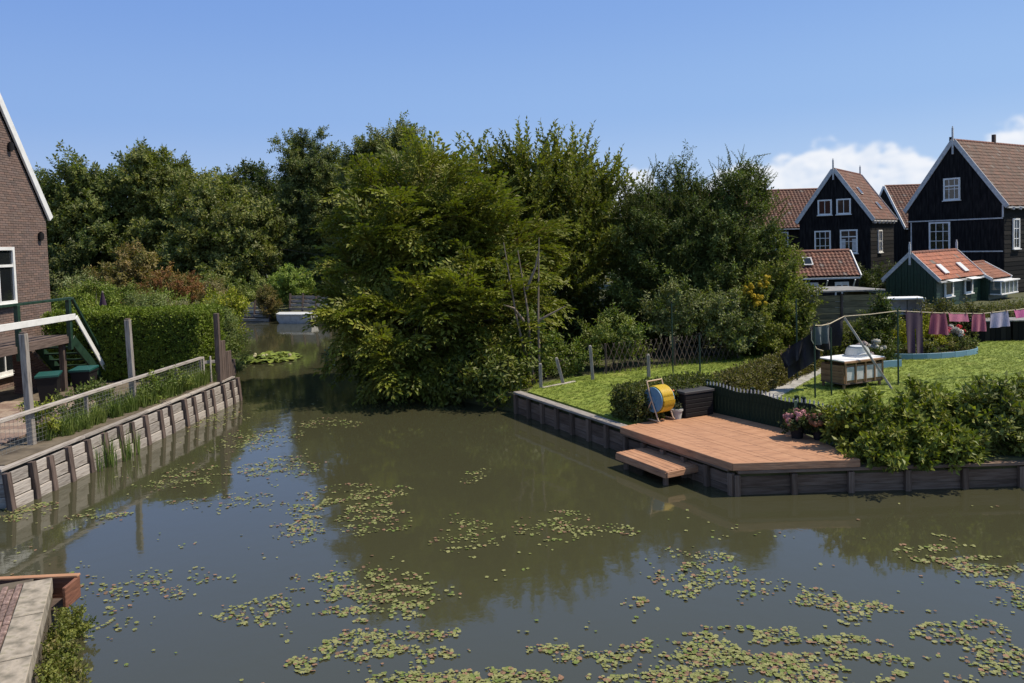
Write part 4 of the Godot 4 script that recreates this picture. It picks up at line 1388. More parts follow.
	plant("bedding_plants", "low green plants along the front of the blue-edged bed", Vector3(12.0, 0.6, -22.2), [[Vector3(11.2, 0.68, -22.05), Vector3(0.8, 0.16, 0.2)], [Vector3(12.5, 0.72, -22.5), Vector3(0.55, 0.2, 0.25)]], SP.hedge, 90, 9, 0.12, Color(0.10, 0.13, 0.03), Color(0.22, 0.2, 0.06), {"s0": 0.7, "s1": 1.2})
	for k in 5:
		var p: Vector3 = [Vector3(12.25, 0.6, -22.7), Vector3(12.85, 0.6, -23.05), Vector3(12.6, 0.6, -22.75), Vector3(9.15, 0.5, -20.9), Vector3(9.6, 0.5, -21.1)][k]
		var lb: String = ["rose-pink flowering plant beside the yellow shrub", "tall red flowering plant at the back of the blue-edged bed", "pale flowering plant between the pink and the red one", "small plant with pale flowers behind the hutch", "small plant with white flowers near the clothes pole"][k]
		var cc: Color = [Color(0.55, 0.10, 0.14), Color(0.5, 0.035, 0.04), Color(0.55, 0.52, 0.45), Color(0.5, 0.42, 0.4), Color(0.6, 0.58, 0.5)][k]
		var pt := thing("flowering_plant", lb, "plant", p, 0.0, "flowering plants in the laundry garden")
		crown(pt, "foliage", SP.hedge, [[Vector3(0, 0.22, 0), Vector3(0.16, 0.22, 0.16)]], 26, 7, 0.08, Color(0.06, 0.09, 0.025), Color(0.12, 0.15, 0.04))
		var xs := []
		var cs := PackedColorArray()
		for i in 16:
			xs.append(Transform3D(turned(Vector3.UP, rng.randf() * TAU, rng.randf_range(0.8, 1.2)), Vector3(rng.randfn() * 0.1, rng.randf_range(0.3, 0.62), rng.randfn() * 0.1)))
			var kk := rng.randf_range(0.7, 1.2)
			cs.append(Color(cc.r * kk, cc.g * kk, cc.b * kk))
		scatter(pt, "blossoms", SP.bloom, M.petal, xs, cs)
	for k in 2:
		var ps: Vector3 = [Vector3(9.1, 0.5, -20.3), Vector3(9.75, 0.5, -20.55)][k]
		var eb := thing("edging_board", ["pale blue edging board beside the hutch", "pale blue edging board right beside the clothes pole bed"][k], "edging", ps, 0.25, "loose blue edging boards")
		plank(eb, "board", Vector3(-0.3, 0.09, 0), Vector3(0.3, 0.09, 0), 0.03, 0.19, M.blue_edge)
		plank(eb, "stake", Vector3(-0.25, 0, -0.03), Vector3(-0.25, 0.24, -0.03), 0.03, 0.03, M.grey_wood_1)
	# shrubs along the front wall
	var r1 := tree("laurel_shrub", "glossy round shrub overhanging the bank wall beside the deck", Vector3(6.35, 0.45, -13.1), [[Vector3(5.8, 0.82, -12.95), Vector3(0.72, 0.42, 0.5)], [Vector3(6.75, 0.86, -12.9), Vector3(0.62, 0.42, 0.5)], [Vector3(6.2, 0.6, -12.4), Vector3(1.0, 0.33, 0.34)]], SP.laurel, 230, 13, 0.17, Color(0.13, 0.165, 0.028), Color(0.30, 0.31, 0.06), 0.05, {"up": 0.5, "s0": 0.7, "s1": 1.15}, "shrubs along the bank wall", "shrub")
	r1.set_meta("label", "glossy round shrub overhanging the bank wall beside the deck")
	tree("laurel_shrub", "large glossy shrub on the bank wall with pale leaf tips", Vector3(7.95, 0.45, -13.1), [[Vector3(7.75, 0.9, -12.95), Vector3(0.72, 0.45, 0.5)], [Vector3(8.35, 0.88, -12.95), Vector3(0.6, 0.42, 0.5)], [Vector3(7.9, 0.6, -12.5), Vector3(0.8, 0.3, 0.25)]], SP.laurel, 210, 13, 0.17, Color(0.11, 0.14, 0.028), Color(0.29, 0.30, 0.09), 0.05, {"up": 0.5, "s0": 0.7, "s1": 1.15}, "shrubs along the bank wall", "shrub")
	tree("laurel_shrub", "glossy shrub on the bank wall cut by the frame edge", Vector3(9.6, 0.45, -13.1), [[Vector3(9.4, 0.88, -13.0), Vector3(0.9, 0.42, 0.5)], [Vector3(10.6, 0.88, -13.0), Vector3(0.9, 0.42, 0.5)]], SP.laurel, 190, 13, 0.17, Color(0.12, 0.15, 0.028), Color(0.28, 0.29, 0.06), 0.05, {"up": 0.5, "s0": 0.7, "s1": 1.15}, "shrubs along the bank wall", "shrub")

func plant(called: String, label: String, base: Vector3, lobes: Array, m: Mesh, clumps: int, per: int, cr: float, c0: Color, c1: Color, o := {}, group := "", cat := "shrub") -> Node3D:
	return tree(called, label, base, lobes, m, clumps, per, cr, c0, c1, 0.025 * lobes[0][1].y + 0.012, o, group, cat)

func garment(parent: Node3D, called: String, a: Vector3, b: Vector3, drop: float, widen: float, m: Material, split := 0.0, wave := 0.03) -> void:
	# cloth hanging from a line between a and b, in folds; split: share of the drop that is parted (trouser legs)
	var mb := MB.new()
	var nx := 14
	var ny := 10
	var d := b - a
	var nn := Vector3(-d.z, 0, d.x).normalized()
	var grid := []
	for j in ny + 1:
		var row := []
		for i in nx + 1:
			var u := i / float(nx)
			var v := j / float(ny)
			var x := 0.5 + (u - 0.5) * (1.0 + widen * v)
			var p := a + d * x + Vector3(0, -drop * v - 0.02 * sin(u * PI) * (1 - v), 0)
			p += nn * wave * sin(u * 11.0 + v * 1.5 + drop * 7) * (0.3 + 0.7 * v) + nn * 0.03 * v
			row.append(p)
		grid.append(row)
	for j in ny:
		for i in nx:
			if split > 0 and j >= ny * (1 - split) and i == nx / 2:
				continue
			mb.quad(grid[j][i], grid[j][i + 1], grid[j + 1][i + 1], grid[j + 1][i])
			var o := nn * 0.008
			mb.quad(grid[j + 1][i] - o, grid[j + 1][i + 1] - o, grid[j][i + 1] - o, grid[j][i] - o)
	part(parent, called, mb.mesh(), m)
	for u in [0.08, 0.92]:
		var p := a.lerp(b, u)
		part(parent, "peg", box_mesh(Vector3(0.014, 0.07, 0.022)), M.hutch_wood, p)

func make_laundry() -> void:
	# clothes line on thin poles
	var cl := thing("clothes_line", "clothes line on thin dark green poles with a wooden prop", "clothes line", Vector3(6.75, 0.5, -19.0))
	var org := cl.position
	for p in [[6.75, -19.0, 1.95], [6.42, -17.0, 1.58], [6.85, -17.2, 1.45], [8.76, -18.15, 1.72], [12.9, -19.1, 1.65]]:
		var pm := MB.new()
		pm.tube([Vector3(0, -0.1, 0), Vector3(0, p[2], 0), Vector3(0, p[2] + 0.03, 0)], [0.02, 0.02, 0.012], 8)
		part(cl, "pole", pm.mesh(), M.green_pole, Vector3(p[0], 0.5, p[1]) - org)
	plank(cl, "prop", Vector3(8.38, 0.5, -17.65) - org, Vector3(7.48, 2.1, -18.0) - org, 0.04, 0.05, M.grey_wood_2)
	var rp := MB.new()
	var pts := []
	for p in [Vector3(6.62, 1.5, -17.05), Vector3(6.46, 1.56, -17.0), Vector3(6.36, 1.75, -17.0), Vector3(6.36, 1.92, -17.0), Vector3(6.43, 2.06, -17.0), Vector3(6.7, 2.02, -17.3), Vector3(6.95, 2.03, -17.5), Vector3(7.2, 2.06, -17.8), Vector3(7.48, 2.13, -18.0), Vector3(8.1, 2.15, -18.08), Vector3(8.76, 2.2, -18.15), Vector3(9.8, 2.1, -18.4), Vector3(11.0, 2.02, -18.7), Vector3(12.0, 2.07, -18.9), Vector3(12.9, 2.14, -19.1)]:
		pts.append(p - org)
	var rad := []
	for p in pts:
		rad.append(0.011)
	rp.tube(pts, rad, 6)
	part(cl, "rope", rp.mesh(), M.rope)
	var items := [
		["hanging_trousers", "dark purple trousers hanging on the clothes line", 8.95, 9.4, 0.95, -0.08, "cloth_purple", 0.6, 0.02],
		["hanging_dress", "maroon dress hanging on the clothes line", 9.62, 10.0, 0.5, 0.35, "cloth_maroon", 0.0, 0.035],
		["hanging_cloth", "short pink cloth hanging next to the maroon dress", 10.08, 10.6, 0.19, 0.0, "cloth_pink", 0.0, 0.02],
		["hanging_shirt", "rose-pink top hanging between pink cloth and lilac cloth", 10.72, 11.06, 0.42, 0.12, "cloth_rose", 0.0, 0.025],
		["hanging_cloth", "lilac cloth hanging near the black garden chest", 11.22, 11.68, 0.36, 0.1, "cloth_lilac", 0.0, 0.03],
		["hanging_cloth", "bright pink cloth at the far end of the line", 11.85, 12.45, 0.2, -0.1, "cloth_bright", 0.0, 0.02]]
	var line := [Vector3(8.76, 2.2, -18.15), Vector3(9.8, 2.1, -18.4), Vector3(11.0, 2.02, -18.7), Vector3(12.0, 2.07, -18.9), Vector3(12.9, 2.14, -19.1)]
	for it in items:
		var a := on_line(line, it[2])
		var b := on_line(line, it[3])
		var g := thing(it[0], it[1], "laundry", a, 0.0, "laundry on the line")
		garment(g, "cloth", Vector3(0, 0, 0.012), b - a + Vector3(0, 0, 0.012), it[4], it[5], M[it[6]], it[7], it[8])
	# dark clothes slung over the left part of the line
	var dk := thing("dark_coverall", "dark clothes slung in folds over the near end of the line", "laundry", Vector3(6.7, 2.0, -17.6), 0.0, "laundry on the line")
	garment(dk, "cloth", Vector3(0.72, 0.08, -0.42), Vector3(-0.1, -0.05, -0.1), 0.6, -0.15, M.cloth_dark, 0.0, 0.12)
	garment(dk, "cloth", Vector3(0.1, -0.02, 0.0), Vector3(-0.55, -0.55, -0.35), 0.7, -0.1, M.cloth_dark, 0.0, 0.14)
	garment(dk, "lining", Vector3(0.25, 0.02, 0.05), Vector3(-0.15, -0.02, 0.2), 0.42, -0.2, M.cloth_grey, 0.0, 0.05)
	garment(dk, "sleeve", Vector3(-0.25, -0.3, -0.1), Vector3(-0.7, -0.7, -0.4), 0.4, -0.4, M.cloth_dark, 0.0, 0.1)

func on_line(line: Array, x: float) -> Vector3:
	for i in line.size() - 1:
		if x <= line[i + 1].x:
			return line[i].lerp(line[i + 1], (x - line[i].x) / (line[i + 1].x - line[i].x))
	return line[-1]

func make_houses() -> void:
	var grey := [mat("worn_black_0", lin(0.013, 0.012, 0.011), 0.8, 0.25), mat("worn_black_1", lin(0.009, 0.009, 0.009), 0.8, 0.25), mat("worn_black_2", lin(0.024, 0.022, 0.02), 0.8, 0.25)]
	var xp := Basis(Vector3(0, 0, -1), Vector3.UP, Vector3(1, 0, 0))
	var xm := Basis(Vector3(0, 0, 1), Vector3.UP, Vector3(-1, 0, 0))
	var h1 := gable_house("timber_house", "large black timber house with white-trimmed gable and one small attic window", Vector3(24.96, 0.5, -45.1), deg_to_rad(-56), 5.3, 11.0, 4.85, 8.45, {"finial": 0.75, "side": grey, "c0": Color(0.08, 0.032, 0.019), "c1": Color(0.16, 0.056, 0.03), "odd": 0.06, "dull": true})
	window(h1, Vector3(-0.78, 3.17, 0.02), Basis(), 1.2, 1.62, 3, 3, 0.0)
	window(h1, Vector3(-0.08, 5.8, 0.02), Basis(), 0.92, 1.24, 3, 2, 0.36)
	window(h1, Vector3(2.67, 3.2, -1.25), xp, 0.75, 1.65, 2, 3)
	window(h1, Vector3(2.67, 3.2, -4.0), xp, 1.1, 1.65, 2, 3)
	plank(h1, "white_band", Vector3(-2.6, 4.06, 0.03), Vector3(2.6, 4.06, 0.03), 0.03, 0.07, M.dull_white)
	plank(h1, "white_band", Vector3(-2.6, 2.28, 0.03), Vector3(2.6, 2.28, 0.03), 0.03, 0.07, M.dull_white)
	plank(h1, "white_band", Vector3(-2.45, 2.33, 0.03), Vector3(-2.45, 4.0, 0.03), 0.03, 0.07, M.dull_white)
	plank(h1, "corner_board", Vector3(2.6, 4.1, 0.035), Vector3(2.6, 4.78, 0.035), 0.03, 0.09, M.dull_white)
	for k in 7:
		plank(h1, "rafter_end", Vector3(2.78, 4.62, -0.5 - k * 0.8), Vector3(2.96, 4.55, -0.5 - k * 0.8), 0.09, 0.16, M.dull_white)
	part(h1, "chimney", box_mesh(Vector3(0.18, 0.62, 0.18)), M.brown_wood_1, Vector3(0, 8.75, -4.6))
	part(h1, "chimney", box_mesh(Vector3(0.16, 0.5, 0.16)), M.black_wood_1, Vector3(-0.3, 8.5, -0.35))
	var h2 := gable_house("timber_house", "smaller black timber house with two attic windows side by side", Vector3(20.0, 0.5, -49.5), deg_to_rad(-36), 4.2, 6.9, 4.45, 7.4, {"finial": 0.62, "side": grey, "c0": Color(0.10, 0.034, 0.018), "c1": Color(0.185, 0.058, 0.029), "dull": true})
	for w in [[-0.53, 5.15, 0.84, 0.95, 2, 1, 0.0], [0.58, 5.15, 0.84, 0.95, 2, 1, 0.0], [-0.68, 3.0, 0.98, 1.42, 3, 3, 0.0], [0.86, 3.0, 1.02, 1.45, 2, 2, 0.3]]:
		window(h2, Vector3(w[0], w[1], 0.02), Basis(), w[2], w[3], w[4], w[5], w[6])
	for cx in [0.52, 1.2]:
		part(h2, "curtain", box_mesh(Vector3(0.3, 0.75, 0.006)), M.dull_white, Vector3(cx, 2.78, 0.0485))
	window(h2, Vector3(2.12, 2.95, -2.4), xp, 1.1, 1.4, 2, 2)
	for k in 6:
		plank(h2, "rafter_end", Vector3(2.13, 4.2, -0.4 - k * 1.1), Vector3(2.36, 4.13, -0.4 - k * 1.1), 0.12, 0.2, M.dull_white)
	for z in [[-2.0, 0.55], [-4.2, 0.24]]:
		# small panes let into the tiles of the right-hand slope
		var ang := atan2(2.95, 2.1)
		var y := Vector3(-cos(ang), sin(ang), 0)
		var nn := Vector3(sin(ang), cos(ang), 0)
		var rw := part(h2, "roof_light", box_mesh(Vector3(0.5, 0.55, 0.05)), M.dull_white, Vector3(2.1, 4.45, z[0]) + y * 3.62 * z[1] + nn * 0.15, Basis(Vector3(0, 0, -1), y, nn))
		part(rw, "pane", box_mesh(Vector3(0.4, 0.45, 0.02)), M.window_glass, Vector3(0, 0, 0.03))
	var hb := gable_house("timber_house", "long black house with tiled roof behind the dark trees, beside the two-window gable", Vector3(26.0, 0.5, -61.9), PI / 2, 6.0, 17.0, 4.1, 6.9, {"tile": 0.26, "c0": Color(0.09, 0.036, 0.022), "c1": Color(0.15, 0.056, 0.032), "over": 0.15})
	window(hb, Vector3(-3.02, 3.1, -6.1), xm, 1.0, 1.3, 2, 2)
	window(hb, Vector3(-3.02, 3.1, -9.5), xm, 1.0, 1.3, 2, 2)
	gable_house("timber_house", "house roof glimpsed in the gap between the two black gables", Vector3(30.0, 0.5, -64.2), -PI / 2, 6.4, 12.0, 3.9, 7.1, {"tile": 0.26, "c0": Color(0.09, 0.036, 0.022), "c1": Color(0.15, 0.056, 0.032)})
	# low tiled shed
	var ts := gable_house("tiled_shed", "low tiled shed with white doors in front of the smaller black house", Vector3(15.75, 0.5, -37.3), PI / 2 - 0.08, 2.4, 3.7, 1.68, 2.62, {"tile": 0.18, "tile_len": 0.22, "board": 0.16, "over": 0.2, "c0": Color(0.115, 0.046, 0.028), "c1": Color(0.20, 0.078, 0.045), "verge": 0.16, "odd": 0.03})
	for z in [-0.75, -2.1]:
		var dd := part(ts, "door", box_mesh(Vector3(0.62, 1.2, 0.04)), M.dull_white, Vector3(-1.27, 0.72, z), xm)
		part(dd, "pane", box_mesh(Vector3(0.2, 0.5, 0.02)), M.window_glass, Vector3(-0.14, 0.2, 0.02))
		part(dd, "pane", box_mesh(Vector3(0.2, 0.5, 0.02)), M.window_glass, Vector3(0.14, 0.2, 0.02))
	for z in [-0.25, -1.45, -2.8]:
		plank(ts, "bracket", Vector3(-1.27, 1.1, z), Vector3(-1.55, 1.42, z), 0.05, 0.06, M.dull_white)
	var sk := part(ts, "roof_light", box_mesh(Vector3(0.42, 0.5, 0.06)), M.dull_white, Vector3(-0.66, 2.12, -2.1) + Vector3(-0.1, 0.15, 0), Basis(Vector3(0, 0, 1), Vector3(0.735, 0.678, 0), Vector3(-0.678, 0.735, 0)))
	part(sk, "pane", box_mesh(Vector3(0.3, 0.38, 0.02)), M.window_glass, Vector3(0, 0, 0.035))
	# green shed
	var gw := [M.green_wood, M.green_wood, M.green_wood]
	var gs := gable_house("garden_shed", "dark green shed with bright orange tiles and white verge boards", Vector3(18.72, 0.45, -37.5), deg_to_rad(-50), 2.3, 5.2, 1.35, 2.45, {"tile": 0.19, "tile_len": 0.24, "wall": gw, "board": 0.14, "lap": 0.17, "over": 0.16, "finial": 0.5, "c0": Color(0.33, 0.082, 0.033), "c1": Color(0.43, 0.12, 0.05), "odd": 0.01, "verge": 0.17, "dull": true})
	var ga := atan2(1.1, 1.15)
	var gy := Vector3(-cos(ga), sin(ga), 0)
	var gn := Vector3(sin(ga), cos(ga), 0)
	for z in [-1.25, -3.55]:
		window(gs, Vector3(1.17, 0.82, z), xp, 0.95, 0.72, 1, 1)
		var ff := plank(gs, "awning", Vector3(1.2, 1.24, z - 0.6), Vector3(1.2, 1.24, z + 0.6), 0.02, 0.02, M.white_paint)
		part(ff, "flap", box_mesh(Vector3(1.15, 0.42, 0.02)), M.white_paint, Vector3(0, -0.02, -0.2), Basis(Vector3.RIGHT, 1.35))
		part(gs, "roof_light", box_mesh(Vector3(0.5, 0.6, 0.05)), M.white_plastic, Vector3(1.15, 1.35, z + 0.05) + gy * 0.42 + gn * 0.15, Basis(Vector3(0, 0, -1), gy, gn))
	# lower wing with a glazed bay
	var lw := gable_house("garden_shed", "lower tiled wing with glazed bay beside the dark green shed", Vector3(22.95, 0.45, -40.6), deg_to_rad(-50), 2.3, 2.6, 1.1, 1.75, {"wall": gw, "board": 0.14, "lap": 0.17, "over": 0.14, "c0": Color(0.22, 0.07, 0.034), "c1": Color(0.32, 0.105, 0.05), "odd": 0.02, "verge": 0.14})
	var bay := part(lw, "glazed_bay", box_mesh(Vector3(0.5, 0.62, 2.2)), M.bay_glass, Vector3(1.4, 0.62, -1.25))
	plank(bay, "frame", Vector3(0.1, 0.33, 1.15), Vector3(0.1, 0.33, -1.15), 0.6, 0.06, M.white_paint)
	plank(bay, "frame", Vector3(0.05, -0.33, 1.15), Vector3(0.05, -0.33, -1.15), 0.55, 0.06, M.white_paint)
	for z in [-1.12, -0.56, 0.0, 0.56, 1.12]:
		plank(bay, "glazing_bar", Vector3(0.27, -0.3, z), Vector3(0.27, 0.3, z), 0.05, 0.05, M.white_paint)
	# flat-roofed shed of dark boards
	var fs := thing("board_shed", "flat-roofed shed of wide dark boards behind the clothes line", "shed", Vector3(9.9, 0.48, -24.0))
	for k in 9:
		plank(fs, "board", Vector3(-1.12, 0.1 + k * 0.185, 0.0), Vector3(1.1, 0.1 + k * 0.185, 0.0), 0.035, 0.178, M["moss_wood_%d" % (k % 2)])
		plank(fs, "board", Vector3(-1.13, 0.1 + k * 0.185, -0.05), Vector3(-1.13, 0.1 + k * 0.185, -2.5), 0.035, 0.178, M["moss_wood_%d" % (k % 2)])
		plank(fs, "board", Vector3(1.12, 0.1 + k * 0.185, -0.05), Vector3(1.12, 0.1 + k * 0.185, -2.5), 0.035, 0.178, M["moss_wood_%d" % (k % 2)])
	for x in [-1.1, -0.02, 1.1]:
		plank(fs, "post", Vector3(x, 0, 0.04), Vector3(x, 1.72, 0.04), 0.07, 0.06, M.brown_wood_1)
	part(fs, "roof", box_mesh(Vector3(2.5, 0.05, 2.8)), M.roofing, Vector3(0, 1.77, -1.25), Basis(Vector3.RIGHT, -0.02))
	# white open cabinet
	var cb := thing("white_cabinet", "white open-fronted cabinet beside the green shed", "cabinet", Vector3(12.65, 0.48, -26.0), -0.15)
	part(cb, "top", box_mesh(Vector3(1.3, 0.05, 0.7)), M.white_paint, Vector3(0, 1.36, 0))
	part(cb, "side", box_mesh(Vector3(0.05, 1.33, 0.66)), M.white_paint, Vector3(0.6, 0.667, 0))
	part(cb, "side", box_mesh(Vector3(0.05, 1.33, 0.66)), M.dull_white, Vector3(-0.6, 0.667, 0))
	part(cb, "back", box_mesh(Vector3(1.14, 1.33, 0.03)), M.dull_white, Vector3(0, 0.667, -0.3))
	part(cb, "shelf", box_mesh(Vector3(1.14, 0.03, 0.5)), M.dull_white, Vector3(0, 0.85, -0.02))
	part(cb, "rail", box_mesh(Vector3(0.03, 1.3, 0.03)), M.dark_metal, Vector3(0.1, 0.66, 0.3))
	# round white table top
	var rt := thing("round_table", "round white garden table in front of the green shed", "table", Vector3(14.9, 0.46, -28.0))
	var tm := MB.new()
	tm.tube([Vector3(0, 0.66, 0), Vector3(0, 0.7, 0)], [0.48, 0.48], 28)
	part(rt, "tabletop", tm.mesh(), M.white_plastic)
	for k in 4:
		var a := PI / 4 + k * PI / 2
		plank(rt, "leg", Vector3(cos(a) * 0.36, 0, sin(a) * 0.36), Vector3(cos(a) * 0.26, 0.66, sin(a) * 0.26), 0.04, 0.04, M.white_plastic)
	# black chests at the end of the lawn
	for k in 3:
		var ch := thing("garden_chest", ["black board chest standing behind the lilac cloth", "black board chest at the end of the lawn, next to the frame edge", "black board chest beyond the lawn, outermost of three"][k], "chest", Vector3(15.0 + k * 1.12, 0.48, -25.2 + 0.12 * k), -0.1, "black chests at the end of the lawn")
		for i in 7:
			plank(ch, "board", Vector3(-0.5 + i * 0.155, 0, 0.4), Vector3(-0.5 + i * 0.155, 0.62, 0.4), 0.025, 0.148, M["worn_black_%d" % (i % 3)], Vector3.RIGHT)
		part(ch, "body", box_mesh(Vector3(1.05, 0.6, 0.76)), M.black_wood_0, Vector3(-0.03, 0.31, 0.0))
		part(ch, "lid", box_mesh(Vector3(1.1, 0.04, 0.88)), M.roofing, Vector3(-0.03, 0.65, 0.02))

func make_trees() -> void:
	# big overhanging tree at the water's edge
	tree("overhanging_tree", "broad light green tree hanging over the water", Vector3(-1.0, 0.44, -22.4), [
		[Vector3(-2.6, 4.6, -23.2), Vector3(1.9, 1.8, 1.9)], [Vector3(-3.5, 3.05, -22.4), Vector3(1.65, 1.4, 1.6)], [Vector3(-2.7, 1.75, -21.4), Vector3(1.75, 1.1, 1.2)],
		[Vector3(-0.8, 1.9, -21.1), Vector3(1.3, 1.45, 1.1)], [Vector3(-0.6, 3.6, -23.0), Vector3(1.7, 1.7, 1.7)], [Vector3(-2.7, 0.95, -20.7), Vector3(1.3, 0.55, 0.7)], [Vector3(-4.1, 2.2, -21.9), Vector3(0.9, 0.8, 0.9)]],
		SP.bough, 460, 5, 0.34, Color(0.13, 0.155, 0.024), Color(0.27, 0.28, 0.05), 0.16, {"up": 0.16, "out": 0.9, "flat": 0.4, "long": 0.9, "gap": -0.25, "floor": 0.0, "deep": 0.5, "level": true, "toss": 0.5, "mess": 0.8, "s0": 0.7, "s1": 1.15})
	# tall tree with upright shoots
	var lobes := [[Vector3(0.9, 4.6, -26), Vector3(2.3, 1.9, 2.0)], [Vector3(-0.9, 4.6, -26), Vector3(1.2, 1.5, 1.5)], [Vector3(2.6, 4.2, -26), Vector3(1.2, 1.7, 1.5)], [Vector3(0.6, 2.8, -25.4), Vector3(2.3, 1.5, 1.6)]]
	var shoots := []
	for i in 44:
		var px := rng.randf_range(-2.2, 4.0)
		var top := 7.9 - 0.14 * pow(px - 0.9, 2.0) + rng.randf_range(-0.8, 0.1)
		shoots.append([px, top, -26 + rng.randf_range(-1.4, 1.2), rng.randf_range(0.35, 0.85)])
	var tb := tree("cherry_tree", "tall tree with many upright leafy shoots rising behind the waterside tree", Vector3(1.1, 0.44, -26), lobes, SP.shoot, 420, 6, 0.32, Color(0.115, 0.14, 0.022), Color(0.26, 0.27, 0.05), 0.17, {"up": 0.75, "out": 0.75, "flat": 0.7, "long": 1.0, "gap": -0.3, "mess": 0.75, "s0": 0.75, "s1": 1.15})
	var xt := []
	var ct := PackedColorArray()
	for s in shoots:
		for k in 3:
			var y := (Vector3(rng.randfn() * 0.3 + (s[0] - 0.9) * 0.14, 1, rng.randfn() * 0.3)).normalized()
			var at := Vector3(s[0], s[1], s[2]) + Vector3(rng.randfn() * 0.25, -rng.randf() * 0.7, rng.randfn() * 0.2) - y * 1.0 - tb.position
			xt.append(Transform3D(turned(y, rng.randf() * TAU, rng.randf_range(0.85, 1.3)), at))
			var kk := rng.randf_range(0.17, 0.26)
			ct.append(Color(kk, kk * 1.06, kk * 0.2))
	scatter(tb, "shoots", SP.shoot, M.leaf, xt, ct)
	# dark evergreens
	tree("dark_tree", "dense dark green tree beside the tall shooting one", Vector3(4.9, 0.44, -25.6), [[Vector3(4.3, 4.1, -25.3), Vector3(1.25, 1.75, 1.3)], [Vector3(5.4, 4.4, -25.2), Vector3(1.15, 1.75, 1.2)], [Vector3(4.7, 2.4, -24.9), Vector3(1.6, 1.6, 1.2)]], SP.fine, 360, 18, 0.36, Color(0.066, 0.096, 0.024), Color(0.168, 0.204, 0.054), 0.12, {"up": 0.6, "gap": -0.1, "flat": 0.45})
	tree("dark_tree", "dense dark green tree with a pointed top next to the tiled roofs", Vector3(7.0, 0.44, -25.4), [[Vector3(7.15, 4.5, -25), Vector3(0.9, 1.8, 1.0)], [Vector3(6.4, 3.7, -24.9), Vector3(1.1, 1.7, 1.1)], [Vector3(7.6, 3.2, -24.9), Vector3(0.85, 1.3, 0.9)], [Vector3(6.6, 2.0, -24.5), Vector3(1.4, 1.4, 1.1)]], SP.fine, 360, 18, 0.34, Color(0.072, 0.102, 0.026), Color(0.180, 0.216, 0.060), 0.12, {"up": 0.9, "gap": -0.1, "flat": 0.45})
	for nd in ["dark_tree", "dark_tree_001"]:
		var dtree: Node3D = get_node(nd)
		var first: bool = nd == "dark_tree"
		crown(dtree, "shoots", SP.tuft_shoot, [[Vector3(4.8, 3.9, -25.3) - dtree.position, Vector3(1.75, 2.25, 1.5)]] if first else [[Vector3(7.1, 4.1, -25) - dtree.position, Vector3(1.15, 2.2, 1.2)], [Vector3(6.3, 3.3, -24.8) - dtree.position, Vector3(1.2, 1.9, 1.2)]], 330, 4, 0.25, Color(0.07, 0.1, 0.025), Color(0.16, 0.19, 0.05), {"up": 1.1, "out": 0.5, "gap": -0.2, "s0": 0.7, "s1": 1.2, "deep": 0.15})
	var bd := plant("leafy_bush", "pale green bush with yellow flower tufts below the dark trees", Vector3(7.7, 0.44, -23.8), [[Vector3(8.0, 2.25, -24), Vector3(0.95, 1.25, 0.85)], [Vector3(7.2, 1.6, -23.3), Vector3(0.85, 1.1, 0.7)], [Vector3(8.3, 1.3, -23.8), Vector3(0.6, 0.8, 0.6)]], SP.fine, 170, 15, 0.3, Color(0.12, 0.155, 0.025), Color(0.26, 0.27, 0.06), {"up": 0.5}, "", "bush")
	var xs := []
	var cs := PackedColorArray()
	for i in 36:
		var c: Vector3 = [Vector3(6.75, 2.45, -22.75), Vector3(7.25, 2.65, -22.9), Vector3(7.0, 2.2, -22.6)][i % 3]
		xs.append(Transform3D(turned(Vector3.UP, rng.randf() * TAU, rng.randf_range(0.7, 1.2)), c - bd.position + inball() * Vector3(0.22, 0.22, 0.2)))
		cs.append(Color(0.42, 0.30, 0.02))
	scatter(bd, "blossoms", SP.bloom, M.petal, xs, cs)
	plant("leafy_bush", "round light green bush on thin stems behind the small lawn", Vector3(2.75, 0.44, -22), [[Vector3(2.7, 1.38, -22), Vector3(0.78, 0.52, 0.65)], [Vector3(3.1, 1.15, -21.9), Vector3(0.45, 0.35, 0.4)]], SP.fine, 75, 14, 0.2, Color(0.13, 0.18, 0.035), Color(0.27, 0.30, 0.08), {"up": 0.5}, "", "bush")
	plant("leafy_bush", "elder-like bush with pale flower heads behind the lattice fence", Vector3(5.0, 0.44, -22.9), [[Vector3(4.6, 1.95, -22.7), Vector3(0.75, 0.62, 0.6)], [Vector3(5.6, 1.75, -22.7), Vector3(0.7, 0.6, 0.6)], [Vector3(6.35, 1.35, -22.7), Vector3(0.5, 0.7, 0.5)]], SP.fine, 120, 12, 0.26, Color(0.09, 0.12, 0.03), Color(0.26, 0.28, 0.12), {"up": 0.5}, "", "bush")
	plant("leafy_bush", "tangle of green shoots beside the waterside tree and the grey posts", Vector3(0.9, 0.44, -20.8), [[Vector3(0.35, 1.2, -20.6), Vector3(0.7, 0.85, 0.5)], [Vector3(1.4, 0.8, -21.2), Vector3(0.8, 0.5, 0.5)]], SP.weed, 110, 13, 0.22, Color(0.11, 0.16, 0.03), Color(0.25, 0.29, 0.06), {"up": 0.9, "floor": 0.0}, "", "bush")
	plant("undergrowth", "dark undergrowth under the tall trees", Vector3(1.5, 0.42, -27), [[Vector3(-1.2, 1.0, -25.5), Vector3(1.6, 1.2, 0.9)], [Vector3(1.5, 1.2, -25.5), Vector3(1.5, 1.3, 0.8)], [Vector3(3.4, 1.3, -27), Vector3(1.4, 1.4, 0.9)], [Vector3(6.0, 1.2, -27), Vector3(2.4, 1.2, 0.9)], [Vector3(9.0, 1.1, -28.5), Vector3(1.5, 1.1, 0.9)]], SP.broad, 260, 15, 0.35, Color(0.05, 0.07, 0.02), Color(0.12, 0.15, 0.04), {"up": 0.7, "floor": 0.0}, "", "undergrowth").set_meta("kind", "stuff")
